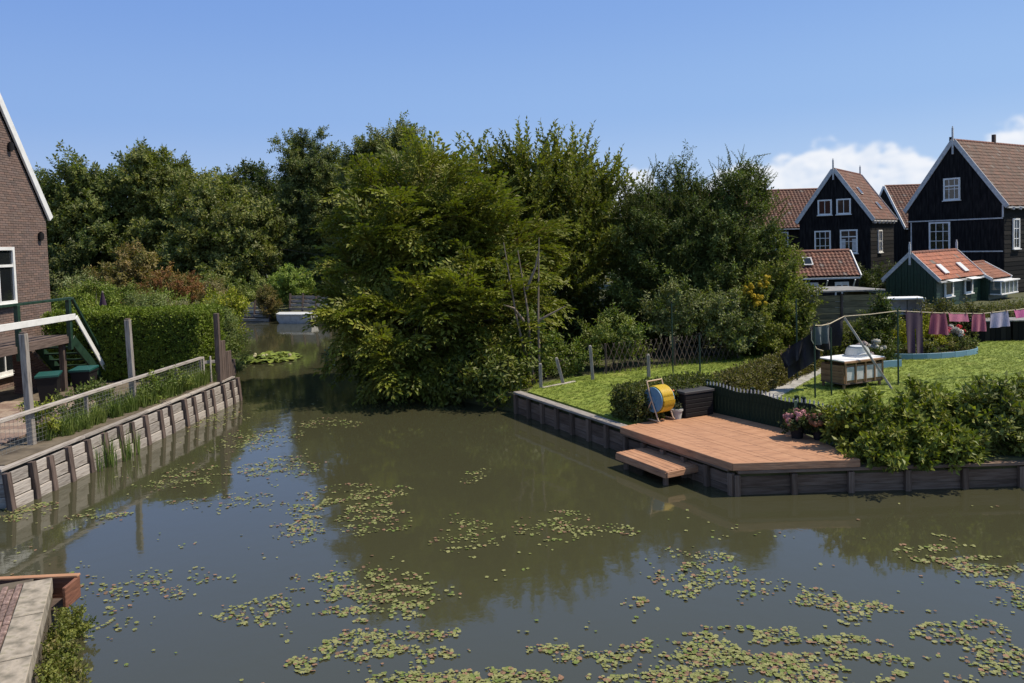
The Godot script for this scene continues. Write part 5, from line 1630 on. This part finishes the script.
	plant("bank_growth", "leaves trailing into the water below the overhanging tree", Vector3(-1.6, 0.3, -20.9), [[Vector3(-0.3, 0.55, -19.6), Vector3(0.7, 0.6, 0.55)], [Vector3(-1.5, 0.55, -20.5), Vector3(0.9, 0.65, 0.5)], [Vector3(-3.0, 0.5, -22.0), Vector3(1.1, 0.6, 0.8)]], SP.droop, 120, 14, 0.28, Color(0.09, 0.12, 0.02), Color(0.2, 0.22, 0.045), {"up": 0.3, "floor": -0.27, "sag": 0.4}, "", "bush")
	# dead stems in front of the tall tree
	var ds := thing("dead_sapling", "bare brown stems standing in front of the tall tree", "tree", Vector3(0.32, 0.44, -20.6))
	var dm := MB.new()
	for s in [[Vector3(0.1, 0, 0), Vector3(-0.25, 1.8, 0), Vector3(-0.5, 3.6, 0.1)], [Vector3(0.15, 0, 0.05), Vector3(0.05, 1.9, 0), Vector3(-0.15, 3.4, 0)], [Vector3(0.3, 0.2, 0.2), Vector3(0.32, 1.8, 0), Vector3(0.4, 3.7, -0.1)], [Vector3(0.32, 1.6, 0), Vector3(0.6, 1.75, 0.1), Vector3(1.0, 1.95, 0.1)], [Vector3(-0.05, 1.6, 0), Vector3(-0.3, 1.95, 0.2), Vector3(-0.55, 2.05, 0.3)], [Vector3(0.05, 2.4, 0), Vector3(0.3, 3.0, 0.1), Vector3(0.35, 3.3, 0.1)]]:
		dm.tube(s, [0.04, 0.03, 0.012], 6)
	part(ds, "trunk", dm.mesh(), M.dry_stem, Vector3(0, 0, 0.4))
	# lattice fence
	var lt := thing("lattice_fence", "grey diamond lattice fence under the dark trees", "fence", Vector3(2.4, 0.46, -20.9))
	var e := Vector3(4.0, 0, -1.9)
	var dd := e.normalized()
	var ln := e.length()
	var n := int(ln / 0.17)
	for i in n:
		for s in [-1.0, 1.0]:
			var p := dd * (i + 0.5) * 0.17
			plank(lt, "slat", p - dd * s * 0.2, p + dd * s * 0.2 + Vector3(0, 0.85, 0), 0.01, 0.02, M.brown_wood_2, dd.cross(Vector3.UP) * (1.0 if s > 0 else -1.0) + Vector3(0, 0.001, 0))
	for t in [0.0, 0.5, 1.0]:
		plank(lt, "post", e * t, e * t + Vector3(0, 0.85, 0), 0.05, 0.05, M.brown_wood_1)
	# grey posts round the small lawn
	for k in 4:
		var q: Array = [[0.62, -19.2, 0.62, 0.0, "short upright grey post at the lawn corner by the water"], [1.2, -19.65, 0.68, -0.16, "leaning grey post at the back of the small lawn"], [1.97, -20.1, 0.9, -0.05, "tallest grey post behind the small lawn"], [3.4, -20.2, 0.62, 0.0, "grey post in front of the lattice fence"]][k]
		var pp := thing("grey_post", q[4], "post", Vector3(q[0], 0.45, q[1]), 0.0, "grey posts round the small lawn")
		plank(pp, "shaft", Vector3.ZERO, Vector3(q[3], q[2], 0), 0.08, 0.08, M.grey_wood_1)
		plank(pp, "worn_top", Vector3(q[3], q[2], 0), Vector3(q[3] * 1.03, q[2] + 0.03, 0), 0.06, 0.06, M.grey_wood_2)
	var bb := thing("edging_board", "grey board lying along the back of the small lawn", "board", Vector3(0.65, 0.5, -19.15))
	plank(bb, "board", Vector3.ZERO, Vector3(0.85, 0, -0.75), 0.09, 0.05, M.grey_wood_2)
	for k in 2:
		var q: Array = [[3.95, -16.95, 1.5, "thin dark green pole standing at the end of the picket fence"], [4.1, -20.6, 1.9, "thin dark green pole in front of the elder-like bush"]][k]
		var gp := thing("garden_pole", q[3], "pole", Vector3(q[0], 0.45, q[1]), 0.0, "thin green garden poles")
		var m := MB.new()
		m.tube([Vector3.ZERO, Vector3(0, q[2], 0)], [0.018, 0.018], 8)
		part(gp, "shaft", m.mesh(), M.green_pole)
		part(gp, "cap", box_mesh(Vector3(0.045, 0.03, 0.045)), M.black_plastic, Vector3(0, q[2] + 0.015, 0))
	# planting between lawn and sheds
	plant("garden_shrub", "loose green climbing shrub beside the clothes pole", Vector3(10.3, 0.46, -21.9), [[Vector3(10.1, 1.25, -21.9), Vector3(0.4, 0.8, 0.35)], [Vector3(9.7, 0.85, -21.6), Vector3(0.5, 0.4, 0.4)]], SP.fine, 60, 12, 0.2, Color(0.05, 0.08, 0.018), Color(0.13, 0.15, 0.04), {"up": 0.9}, "shrubs behind the laundry garden")
	plant("garden_shrub", "brown-green shrub behind the pink laundry", Vector3(14.1, 0.46, -25.4), [[Vector3(13.5, 0.95, -25.4), Vector3(0.9, 0.6, 0.5)], [Vector3(14.5, 0.95, -25.5), Vector3(0.7, 0.55, 0.5)]], SP.fine, 90, 12, 0.22, Color(0.07, 0.085, 0.025), Color(0.16, 0.14, 0.05), {"up": 0.6}, "shrubs behind the laundry garden")
	plant("garden_shrub", "pale green shrub beyond the black chests", Vector3(20.5, 0.46, -29.5), [[Vector3(19.9, 0.9, -29.5), Vector3(0.8, 0.55, 0.6)], [Vector3(21.2, 1.1, -30.5), Vector3(0.9, 0.7, 0.7)]], SP.fine, 110, 12, 0.28, Color(0.08, 0.11, 0.025), Color(0.18, 0.2, 0.06), {"up": 0.6}, "shrubs behind the laundry garden")
	plant("garden_shrub", "dark shrub in the gap between the two black houses", Vector3(21.5, 0.46, -44), [[Vector3(20.5, 1.2, -43.5), Vector3(0.9, 0.8, 0.8)], [Vector3(18.2, 1.1, -43.0), Vector3(1.2, 0.8, 0.8)]], SP.broad, 70, 12, 0.35, Color(0.05, 0.075, 0.02), Color(0.14, 0.15, 0.05), {"up": 0.6}, "shrubs behind the laundry garden")
	plant("garden_shrub", "thin yellow-green shrub beside the flat-roofed shed", Vector3(8.6, 0.46, -26.6), [[Vector3(8.9, 1.0, -27.0), Vector3(0.7, 0.7, 0.6)]], SP.fine, 60, 11, 0.28, Color(0.10, 0.13, 0.03), Color(0.19, 0.2, 0.05), {"up": 0.6}, "shrubs behind the laundry garden")
	hedge("garden_hedge", "brown-green hedge behind the black chests and the laundry", [Vector2(13.2, -27.2), Vector2(24, -28.6)], 0.8, 0.75, 0.46, SP.hedge, 160, Color(0.10, 0.11, 0.03), Color(0.22, 0.2, 0.06), {"rough": 0.25})
	# far trees
	var far := [
		["round green tree standing behind the brick house", Vector3(-32, 0.5, -62), [[Vector3(-32.6, 8.2, -62), Vector3(3.1, 2.9, 2.8)], [Vector3(-31.4, 5.4, -61), Vector3(3.6, 3.6, 3)]], Color(0.096, 0.132, 0.037), Color(0.239, 0.267, 0.070), SP.far],
		["tallest tree of the group behind the brick house", Vector3(-27, 0.5, -62), [[Vector3(-27.6, 8.8, -62), Vector3(2.6, 2.9, 2.6)], [Vector3(-25.2, 7.6, -62), Vector3(2.2, 2.7, 2.5)], [Vector3(-27.4, 4.6, -61), Vector3(3.6, 3.2, 3)]], Color(0.108, 0.142, 0.037), Color(0.274, 0.288, 0.081), SP.far],
		["spreading pale tree left of the tall poplar-like tree", Vector3(-20.5, 0.5, -57.5), [[Vector3(-21.6, 6.2, -58), Vector3(2.6, 2.4, 2.4)], [Vector3(-19.2, 5.2, -57.5), Vector3(2.4, 2.4, 2.4)], [Vector3(-20.6, 3.4, -57), Vector3(3.6, 2.4, 2.6)]], Color(0.120, 0.154, 0.040), Color(0.299, 0.310, 0.091), SP.far],
		["very dark tree behind the spreading pale tree", Vector3(-20.5, 0.5, -68), [[Vector3(-21.6, 8.0, -68), Vector3(2.5, 2.6, 2.4)], [Vector3(-19.6, 5.6, -67), Vector3(3.4, 3.6, 3)]], Color(0.060, 0.085, 0.024), Color(0.143, 0.171, 0.048), SP.far],
		["tall slender tree rising over the end of the canal", Vector3(-14.9, 0.5, -60), [[Vector3(-15.1, 11.0, -60), Vector3(1.9, 2.0, 1.8)], [Vector3(-14.7, 8.6, -60), Vector3(2.5, 2.5, 2.3)], [Vector3(-15, 5.0, -59.5), Vector3(3.3, 3.4, 2.8)]], Color(0.083, 0.117, 0.037), Color(0.215, 0.245, 0.077), SP.far_fine],
		["open-crowned tree behind the waterside tree", Vector3(-8.2, 0.5, -56), [[Vector3(-7.8, 10.2, -56), Vector3(1.9, 1.7, 1.8)], [Vector3(-10.0, 9.0, -56), Vector3(1.6, 1.9, 1.6)], [Vector3(-8.4, 6.4, -55), Vector3(3.3, 3.3, 2.8)], [Vector3(-5.7, 8.4, -56), Vector3(1.8, 1.8, 1.8)]], Color(0.108, 0.142, 0.040), Color(0.263, 0.278, 0.085), SP.far_fine],
		["dark tree filling the gap beside the tall slender tree", Vector3(-11.8, 0.5, -64), [[Vector3(-11.8, 6.6, -64), Vector3(3.2, 3.6, 3)], [Vector3(-13.4, 3.6, -63), Vector3(4, 3, 3)]], Color(0.062, 0.090, 0.026), Color(0.155, 0.182, 0.052), SP.far],
		["dark tree standing behind the row of garden trees", Vector3(-25.5, 0.5, -70), [[Vector3(-25, 6.4, -70), Vector3(4.2, 3.6, 3)], [Vector3(-29.5, 5.4, -70), Vector3(4, 4, 3)]], Color(0.062, 0.090, 0.026), Color(0.168, 0.193, 0.056), SP.far],
		["tree half hidden by the brick house roof", Vector3(-37, 0.5, -64), [[Vector3(-37, 6.5, -64), Vector3(3.6, 3.6, 3)], [Vector3(-35.2, 4.2, -62.5), Vector3(3.6, 3.2, 3)]], Color(0.083, 0.117, 0.032), Color(0.215, 0.245, 0.070), SP.far],
		["low tree behind the dark evergreens", Vector3(3, 0.5, -48), [[Vector3(2, 4.6, -48), Vector3(4, 3.4, 3)], [Vector3(-3, 4.4, -48), Vector3(3.6, 3.6, 3)], [Vector3(8.5, 3.4, -46), Vector3(3.4, 2.6, 2.5)]], Color(0.083, 0.117, 0.032), Color(0.215, 0.245, 0.070), SP.far]]
	for f in far:
		var big: bool = f[5] == SP.far
		tree("garden_tree", f[0], f[1], f[2], f[5], (130 if big else 150) * f[2].size(), 19 if big else 22, 0.85 if big else 0.7, f[3], f[4], 0.26, {"up": 0.45, "deep": 0.42, "gap": -0.08, "flat": 0.5, "long": 1.5}, "trees round the far gardens")
	# low growth at the foot of the far trees
	plant("far_thicket", "dark thicket at the foot of the far trees", Vector3(-22, 0.45, -58), [[Vector3(-33, 1.6, -58), Vector3(5, 1.8, 2)], [Vector3(-24, 1.4, -57), Vector3(5, 1.6, 2)], [Vector3(-15, 1.5, -55.5), Vector3(5, 1.7, 2)], [Vector3(-7, 1.6, -52), Vector3(4, 1.8, 2)]], SP.far, 240, 15, 0.8, Color(0.05, 0.07, 0.02), Color(0.14, 0.16, 0.05), {}, "", "thicket").set_meta("kind", "stuff")

func make_left_garden() -> void:
	hedge("tall_hedge", "tall clipped green hedge behind the wire fence", [Vector2(-12.4, -21.9), Vector2(-8.15, -21.45)], 1.3, 1.78, 0.69, SP.hedge, 380, Color(0.115, 0.169, 0.019), Color(0.230, 0.290, 0.041))
	var g := "shrubs in the garden behind the hedge"
	plant("garden_shrub", "large rounded shrub with bronze new leaves behind the hedge", Vector3(-17.2, 0.6, -36), [[Vector3(-17.0, 2.9, -36), Vector3(1.55, 1.25, 1.2)], [Vector3(-17.8, 2.1, -35.6), Vector3(1.4, 1.1, 1)]], SP.broad, 130, 13, 0.32, Color(0.138, 0.146, 0.039), Color(0.334, 0.235, 0.099), {"up": 0.4}, g)
	plant("garden_shrub", "silvery green shrub beside the bronze-leaved shrub", Vector3(-19.3, 0.6, -35), [[Vector3(-18.7, 2.1, -35), Vector3(0.7, 0.9, 0.7)]], SP.needle, 60, 14, 0.3, Color(0.211, 0.259, 0.114), Color(0.373, 0.406, 0.211), {"up": 0.9, "s0": 1.0, "s1": 1.6}, g)
	var rs := plant("garden_shrub", "red-tipped rounded shrub behind the hedge", Vector3(-12.8, 0.6, -30), [[Vector3(-12.8, 2.3, -30), Vector3(1.1, 0.95, 0.9)]], SP.fine, 90, 13, 0.24, Color(0.124, 0.150, 0.039), Color(0.351, 0.202, 0.079), {"up": 0.4}, g)
	crown(rs, "red_shoots", SP.fine, [[Vector3(0.1, 2.05, 0.1), Vector3(1.0, 0.62, 0.85)]], 60, 6, 0.2, Color(0.21, 0.09, 0.04), Color(0.29, 0.14, 0.055), {"deep": 0.05, "up": 0.8, "s0": 0.5, "s1": 0.8})
	plant("garden_shrub", "bright yellow-green shrub above the hedge end", Vector3(-10.0, 0.6, -27), [[Vector3(-9.9, 1.95, -27), Vector3(0.7, 0.75, 0.6)], [Vector3(-9.4, 1.5, -25.8), Vector3(0.5, 0.55, 0.5)]], SP.fine, 80, 12, 0.2, Color(0.216, 0.257, 0.027), Color(0.405, 0.405, 0.041), {"up": 0.7}, g)
	plant("garden_shrub", "green mound of shrubs between hedge and house", Vector3(-13.5, 0.6, -26), [[Vector3(-13.6, 2.05, -26), Vector3(1.2, 0.65, 0.8)], [Vector3(-11.6, 2.0, -26), Vector3(1.0, 0.6, 0.7)], [Vector3(-15.5, 2.2, -30), Vector3(1.6, 0.75, 1)]], SP.fine, 170, 13, 0.24, Color(0.130, 0.186, 0.032), Color(0.276, 0.341, 0.065), {"up": 0.6}, g)
	plant("garden_shrub", "grey-green feathery shrub just above the hedge", Vector3(-11.0, 0.6, -24.5), [[Vector3(-11.1, 2.15, -24.5), Vector3(0.75, 0.45, 0.5)]], SP.needle, 60, 13, 0.2, Color(0.176, 0.230, 0.081), Color(0.297, 0.338, 0.135), {"up": 0.9}, g)
	plant("garden_shrub", "feathery bush leaning over the water past the hedge end", Vector3(-8.75, 0.5, -24.2), [[Vector3(-8.75, 1.3, -24.3), Vector3(0.5, 0.85, 0.55)], [Vector3(-8.4, 0.85, -23.4), Vector3(0.3, 0.6, 0.45)], [Vector3(-9.7, 1.5, -25.8), Vector3(0.6, 0.85, 0.6)]], SP.needle, 120, 15, 0.2, Color(0.114, 0.162, 0.049), Color(0.244, 0.292, 0.097), {"up": 0.7, "floor": -0.4}, g)
	plant("garden_shrub", "tawny tall grass clump beside the red-tipped shrub", Vector3(-11.6, 0.6, -30.5), [[Vector3(-11.6, 1.9, -30.5), Vector3(0.7, 0.85, 0.6)]], SP.needle, 50, 13, 0.26, Color(0.230, 0.203, 0.095), Color(0.338, 0.297, 0.149), {"up": 1.2, "s0": 1.0, "s1": 1.5}, g)
	plant("garden_shrub", "white flowering low shrub on the hedge top edge", Vector3(-10.2, 0.6, -24.2), [[Vector3(-10.0, 2.2, -24.2), Vector3(0.55, 0.25, 0.4)]], SP.fine, 26, 11, 0.15, Color(0.216, 0.230, 0.108), Color(0.405, 0.365, 0.243), {"up": 0.9, "s0": 0.5, "s1": 0.8}, g)
	for k in 4:
		var p: Vector3 = [Vector3(-19.5, 0.5, -50), Vector3(-16.5, 0.5, -51), Vector3(-22, 0.5, -46), Vector3(-14.5, 0.5, -40)][k]
		p.x = [-19.0, -16.0, -20.0, -16.8][k]
		plant("garden_shrub", ["rough hedge at the far end of the canal", "rough green bush above the far plank wall", "pale bush in the middle of the far garden", "low bush on the bank beyond the feathery bush"][k], p, [[p + Vector3(0, 1.0, 0), Vector3(1.7, 0.95, 0.9)], [p + Vector3(1.6, 0.8, 0.3), Vector3(1.3, 0.8, 0.8)]] if k < 3 else [[p + Vector3(0, 0.9, 0), Vector3(1.0, 0.8, 0.8)]], SP.broad, 60, 12, 0.32, Color(0.128, 0.173, 0.046), Color(0.292, 0.328, 0.100), {"up": 0.7}, g)
	# folded parasol
	var pa := thing("folded_parasol", "dark folded parasol sticking up behind the hedge", "parasol", Vector3(-12.1, 0.69, -23.6))
	var m := MB.new()
	m.tube([Vector3(0, 0, 0), Vector3(0, 2.3, 0)], [0.025, 0.025], 8)
	part(pa, "pole", m.mesh(), M.grey_wood_1)
	var c := MB.new()
	c.tube([Vector3(0, 1.5, 0), Vector3(0, 1.65, 0), Vector3(0, 2.1, 0), Vector3(0, 2.3, 0)], [0.16, 0.15, 0.06, 0.015], 9)
	part(pa, "canopy", c.mesh(), M.cloth_purple)
	# weeds on the terrace edge and in front of the quay
	var tf := tuft(7, 22, 0.34, 0.16)
	var wd := grass(self, "bank_grass", tf, PackedVector2Array([Vector2(-8.75, -14.4), Vector2(-8.35, -14.4), Vector2(-7.75, -20.6), Vector2(-8.5, -20.6)]), 0.68, 260, Color(0.095, 0.149, 0.027), Color(0.230, 0.270, 0.068))
	tag(wd, "wild grass growing behind the netting of the fence", "grass").set_meta("kind", "stuff")
	plant("weed_clump", "yellow-green weed beside the foot of the tall weathered post", Vector3(-8.9, 0.69, -14.5), [[Vector3(-8.75, 1.0, -14.6), Vector3(0.22, 0.3, 0.25)]], SP.weed, 26, 9, 0.12, Color(0.216, 0.270, 0.041), Color(0.378, 0.392, 0.068), {"up": 0.8, "s0": 0.5, "s1": 0.9}, "weeds along the fence", "weed")
	plant("weed_clump", "leafy green weed behind the middle of the wire fence", Vector3(-8.4, 0.69, -18.0), [[Vector3(-8.25, 0.95, -17.9), Vector3(0.28, 0.35, 0.4)], [Vector3(-8.1, 0.9, -18.9), Vector3(0.25, 0.28, 0.4)]], SP.weed, 50, 10, 0.14, Color(0.095, 0.149, 0.027), Color(0.216, 0.257, 0.054), {"up": 0.8, "s0": 0.5, "s1": 0.9}, "weeds along the fence", "weed")
	plant("weed_clump", "green bramble under the hedge behind the wire fence", Vector3(-9.3, 0.69, -16.2), [[Vector3(-9.0, 0.9, -16.0), Vector3(0.25, 0.3, 0.5)], [Vector3(-8.9, 0.95, -17.0), Vector3(0.3, 0.32, 0.5)]], SP.weed, 50, 10, 0.14, Color(0.081, 0.121, 0.027), Color(0.176, 0.216, 0.054), {"up": 0.8, "s0": 0.5, "s1": 0.9}, "weeds along the fence", "weed")
	var rd := grass(self, "reeds", tuft(9, 9, 0.5, 0.12), PackedVector2Array([Vector2(-7.95, -14.6), Vector2(-7.72, -14.6), Vector2(-7.55, -16.2), Vector2(-7.8, -16.2)]), -0.02, 17, Color(0.081, 0.135, 0.027), Color(0.176, 0.230, 0.054))
	tag(rd, "tuft of green reeds in the water against the timber quay", "reeds").set_meta("kind", "stuff")

func make_channel_end() -> void:
	for k in 2:
		var q: Array = [[Vector3(-16.9, 0.0, -46.9), Vector3(3.0, 0, 1.5), "stacked plank wall at the far end of the canal"], [Vector3(-13.0, 0.3, -46.4), Vector3(2.6, 0, 1.3), "low plank wall behind the moored white boat"]][k]
		var w := thing("plank_wall", q[2], "wall", q[0], 0.0, "plank walls at the canal end")
		for r in 5:
			plank(w, "plank", Vector3(0, 0.1 + r * 0.22, 0) - Vector3(0, 0, 0.12 * r), q[1] + Vector3(0, 0.1 + r * 0.22, 0) - Vector3(0, 0, 0.12 * r), 0.06, 0.17, M["grey_wood_%d" % (r % 3)])
		for t in [0.0, 0.33, 0.66, 1.0]:
			plank(w, "post", q[1] * t + Vector3(0, -0.4, 0.08), q[1] * t + Vector3(0, 1.2, -0.4), 0.1, 0.1, M.brown_wood_1)
	plant("round_bush", "round clipped bush at the far end of the canal", Vector3(-13.2, 0.5, -48), [[Vector3(-13.3, 1.95, -48), Vector3(1.15, 0.85, 1.0)]], SP.broad, 110, 14, 0.24, Color(0.157, 0.235, 0.043), Color(0.353, 0.431, 0.098), {"up": 0.4, "s0": 0.7, "s1": 1.0}, "", "bush")
	plant("round_bush", "reddish bush leaning over the water by the moored boat", Vector3(-14.0, 0.3, -45.6), [[Vector3(-13.9, 1.0, -45.3), Vector3(0.6, 0.8, 0.5)]], SP.fine, 50, 12, 0.2, Color(0.140, 0.140, 0.042), Color(0.252, 0.182, 0.070), {"up": 0.7, "floor": -0.3}, "", "bush")
	var bk := plant("bank_shrubs", "wild shrubs on the bank right of the moored boat", Vector3(-7.0, 0.4, -42), [[Vector3(-8.6, 0.8, -42.6), Vector3(1.4, 0.8, 0.8)], [Vector3(-5.6, 1.2, -38), Vector3(1.2, 1.2, 2.0)], [Vector3(-4.4, 1.4, -31), Vector3(1.2, 1.4, 3.0)]], SP.broad, 170, 13, 0.35, Color(0.084, 0.119, 0.028), Color(0.210, 0.238, 0.070), {"up": 0.5, "floor": -0.4}, "", "bush")
	bk.set_meta("kind", "stuff")
	# moored boat
	var b := thing("moored_boat", "small flat white boat moored at the canal end", "boat", Vector3(-12.0, 0.0, -44.3), -0.35)
	var m := MB.new()
	var sec := [[-1.15, 0.30, 0.36], [-0.8, 0.5, 0.12], [0.7, 0.5, 0.12], [1.15, 0.36, 0.3]]
	for i in 3:
		var p: Array = sec[i]
		var q: Array = sec[i + 1]
		var pb: float = p[2] - 0.2
		var qb: float = q[2] - 0.2
		for s in [-1.0, 1.0]:
			face(m, [Vector3(p[0], pb, s * p[1] * 0.8), Vector3(p[0], 0.5, s * p[1]), Vector3(q[0], 0.5, s * q[1]), Vector3(q[0], qb, s * q[1] * 0.8)], Vector3(0, 0, s))
		face(m, [Vector3(p[0], pb, -p[1] * 0.8), Vector3(p[0], pb, p[1] * 0.8), Vector3(q[0], qb, q[1] * 0.8), Vector3(q[0], qb, -q[1] * 0.8)], Vector3(0, -1, 0))
	for e in [[sec[0], -1.0], [sec[3], 1.0]]:
		var p: Array = e[0]
		face(m, [Vector3(p[0], p[2] - 0.2, -p[1] * 0.8), Vector3(p[0], 0.5, -p[1]), Vector3(p[0], 0.5, p[1]), Vector3(p[0], p[2] - 0.2, p[1] * 0.8)], Vector3(e[1], 0, 0))
	part(b, "hull", m.mesh(), M.dull_white)
	var cv := MB.new()
	for i in 3:
		var p: Array = sec[i]
		var q: Array = sec[i + 1]
		for s in [-1.0, 1.0]:
			face(cv, [Vector3(p[0], 0.52, s * (p[1] + 0.03)), Vector3(p[0], 0.6, 0), Vector3(q[0], 0.6, 0), Vector3(q[0], 0.52, s * (q[1] + 0.03))], Vector3(0, 1, s * 0.2))
	part(b, "cover", cv.mesh(), M.white_plastic)
	for s in [-1.0, 1.0]:
		plank(b, "gunwale", Vector3(-0.8, 0.5, s * 0.52), Vector3(0.7, 0.5, s * 0.52), 0.04, 0.05, M.white_paint)

func pad_mesh() -> ArrayMesh:
	var b := MB.new()
	var n := 9
	for i in n:
		var a0 := 0.25 + (TAU - 0.5) * i / n
		var a1 := 0.25 + (TAU - 0.5) * (i + 1) / n
		var r0 := 1.0 + 0.06 * sin(a0 * 5)
		var r1 := 1.0 + 0.06 * sin(a1 * 5)
		b.tri(Vector3(0, 0.0, 0), Vector3(cos(a0) * r0, 0.07 * sin(a0 * 3.0) + 0.03, sin(a0) * r0), Vector3(cos(a1) * r1, 0.07 * sin(a1 * 3.0) + 0.03, sin(a1) * r1))
	return b.mesh()

func pad_look(xs: Array, cs: PackedColorArray, at: Vector3, r: float) -> void:
	var tilt := Basis(Vector3(rng.randfn() * 0.06, 1, rng.randfn() * 0.06).normalized().cross(Vector3.FORWARD).normalized(), rng.randfn() * 0.13)
	xs.append(Transform3D((tilt * Basis(Vector3.UP, rng.randf() * TAU)).scaled(Vector3(r, r, r)), at))
	var c := Color(0.16, 0.175, 0.055).lerp(Color(0.25, 0.245, 0.10), rng.randf())
	var q := rng.randf()
	if q < 0.10:
		c = Color(0.24, 0.14, 0.085)
	elif q < 0.16:
		c = Color(0.16, 0.10, 0.06)
	elif q < 0.3:
		c = Color(0.13, 0.17, 0.04)
	cs.append(c)

func make_water_plants() -> void:
	var pm := pad_mesh()
	var fn := FastNoiseLite.new()
	fn.seed = 12
	fn.frequency = 1.3
	fn.fractal_octaves = 3
	# patches: x, z, half width, half depth, leaves, label
	var patches := PATCHES
	for p in patches:
		var t := thing("lily_patch", p[5], "water plants", Vector3(p[0], 0.0, p[1]), 0.0, "patches of floating leaves")
		var xs := []
		var cs := PackedColorArray()
		var tries := 0
		var used := {}
		while xs.size() < p[4] * 2.1 and tries < p[4] * 26:
			tries += 1
			var ra := pow(rng.randf(), 0.62) * 1.5
			var d := Vector2.from_angle(rng.randf() * TAU) * ra
			var at := Vector2(d.x * p[2], d.y * p[3])
			var v := fn.get_noise_2d((p[0] + at.x) * 1.2, (p[1] + at.y) * 2.0) + 0.4 * fn.get_noise_2d(p[0] * 9.0 + at.x * 5.0, at.y * 7.0)
			if v < -0.16 + minf(ra * ra * 0.24, 0.4) - (0.12 if tries > p[4] * 12 else 0.0):
				continue
			var r := 0.011 + 0.018 * pow(rng.randf(), 1.3)
			var key := Vector2i((at / 0.033).round())
			if used.has(key) or used.has(key + Vector2i.RIGHT) and rng.randf() < 0.5:
				continue
			used[key] = true
			pad_look(xs, cs, Vector3(at.x, 0.008 + rng.randf() * 0.006, at.y), r)
		if xs.size() > 0:
			scatter(t, "leaves", pm, M.pad, xs, cs)
	# single leaves drifting between the patches
	var xs := []
	var cs := PackedColorArray()
	while xs.size() < 520:
		var x := rng.randf_range(-7.4, 9.0)
		var z := rng.randf_range(-24.0, -6.2)
		var lane := x < 2.0 + (z + 14.0) * 0.4
		if z < -11.6 and x > -3.4:
			continue
		if z < -13 and x < -7.6:
			continue
		if x < -4.2 and z > -9.0:
			continue
		var v := fn.get_noise_2d(x * 0.55 + 40, z * 0.75)
		if v < (0.2 if lane else 0.36):
			continue
		pad_look(xs, cs, Vector3(x, 0.008 + rng.randf() * 0.006, z), rng.randf_range(0.011, 0.026))
	var o := scatter(self, "drifting_leaves", pm, M.pad, xs, cs)
	tag(o, "single round leaves drifting between the lily patches", "water plants").set_meta("kind", "stuff")
	# raft of larger lily leaves far up the canal
	var lr := thing("water_lily", "dense raft of big water-lily leaves beyond the timber quay", "water plants", Vector3(-9.2, 0, -29.6))
	xs = []
	cs = PackedColorArray()
	for i in 420:
		var q := inball()
		var r := rng.randf_range(0.08, 0.14)
		xs.append(Transform3D(Basis(Vector3(rng.randfn(), 0.3, rng.randfn()).normalized(), rng.randfn() * 0.35).scaled(Vector3(r, r, r)), Vector3(q.x * 1.35, 0.02 + rng.randf() * 0.16 * (1 - absf(q.x)), q.z * 1.3)))
		var k := rng.randf_range(0.7, 1.25)
		cs.append(Color(0.12 * k, 0.17 * k, 0.025 * k).lerp(Color(0.26, 0.27, 0.05), rng.randf() * 0.5))
	scatter(lr, "leaves", pm, M.pad, xs, cs)
	xs = []
	cs = PackedColorArray()
	for i in 5:
		var q := inball()
		xs.append(Transform3D(turned(Vector3.UP, rng.randf() * TAU, 1.1), Vector3(q.x * 1.1, 0.14, q.z * 0.6)))
		cs.append(Color(0.6, 0.55, 0.35))
	scatter(lr, "blossoms", SP.bloom, M.petal, xs, cs)
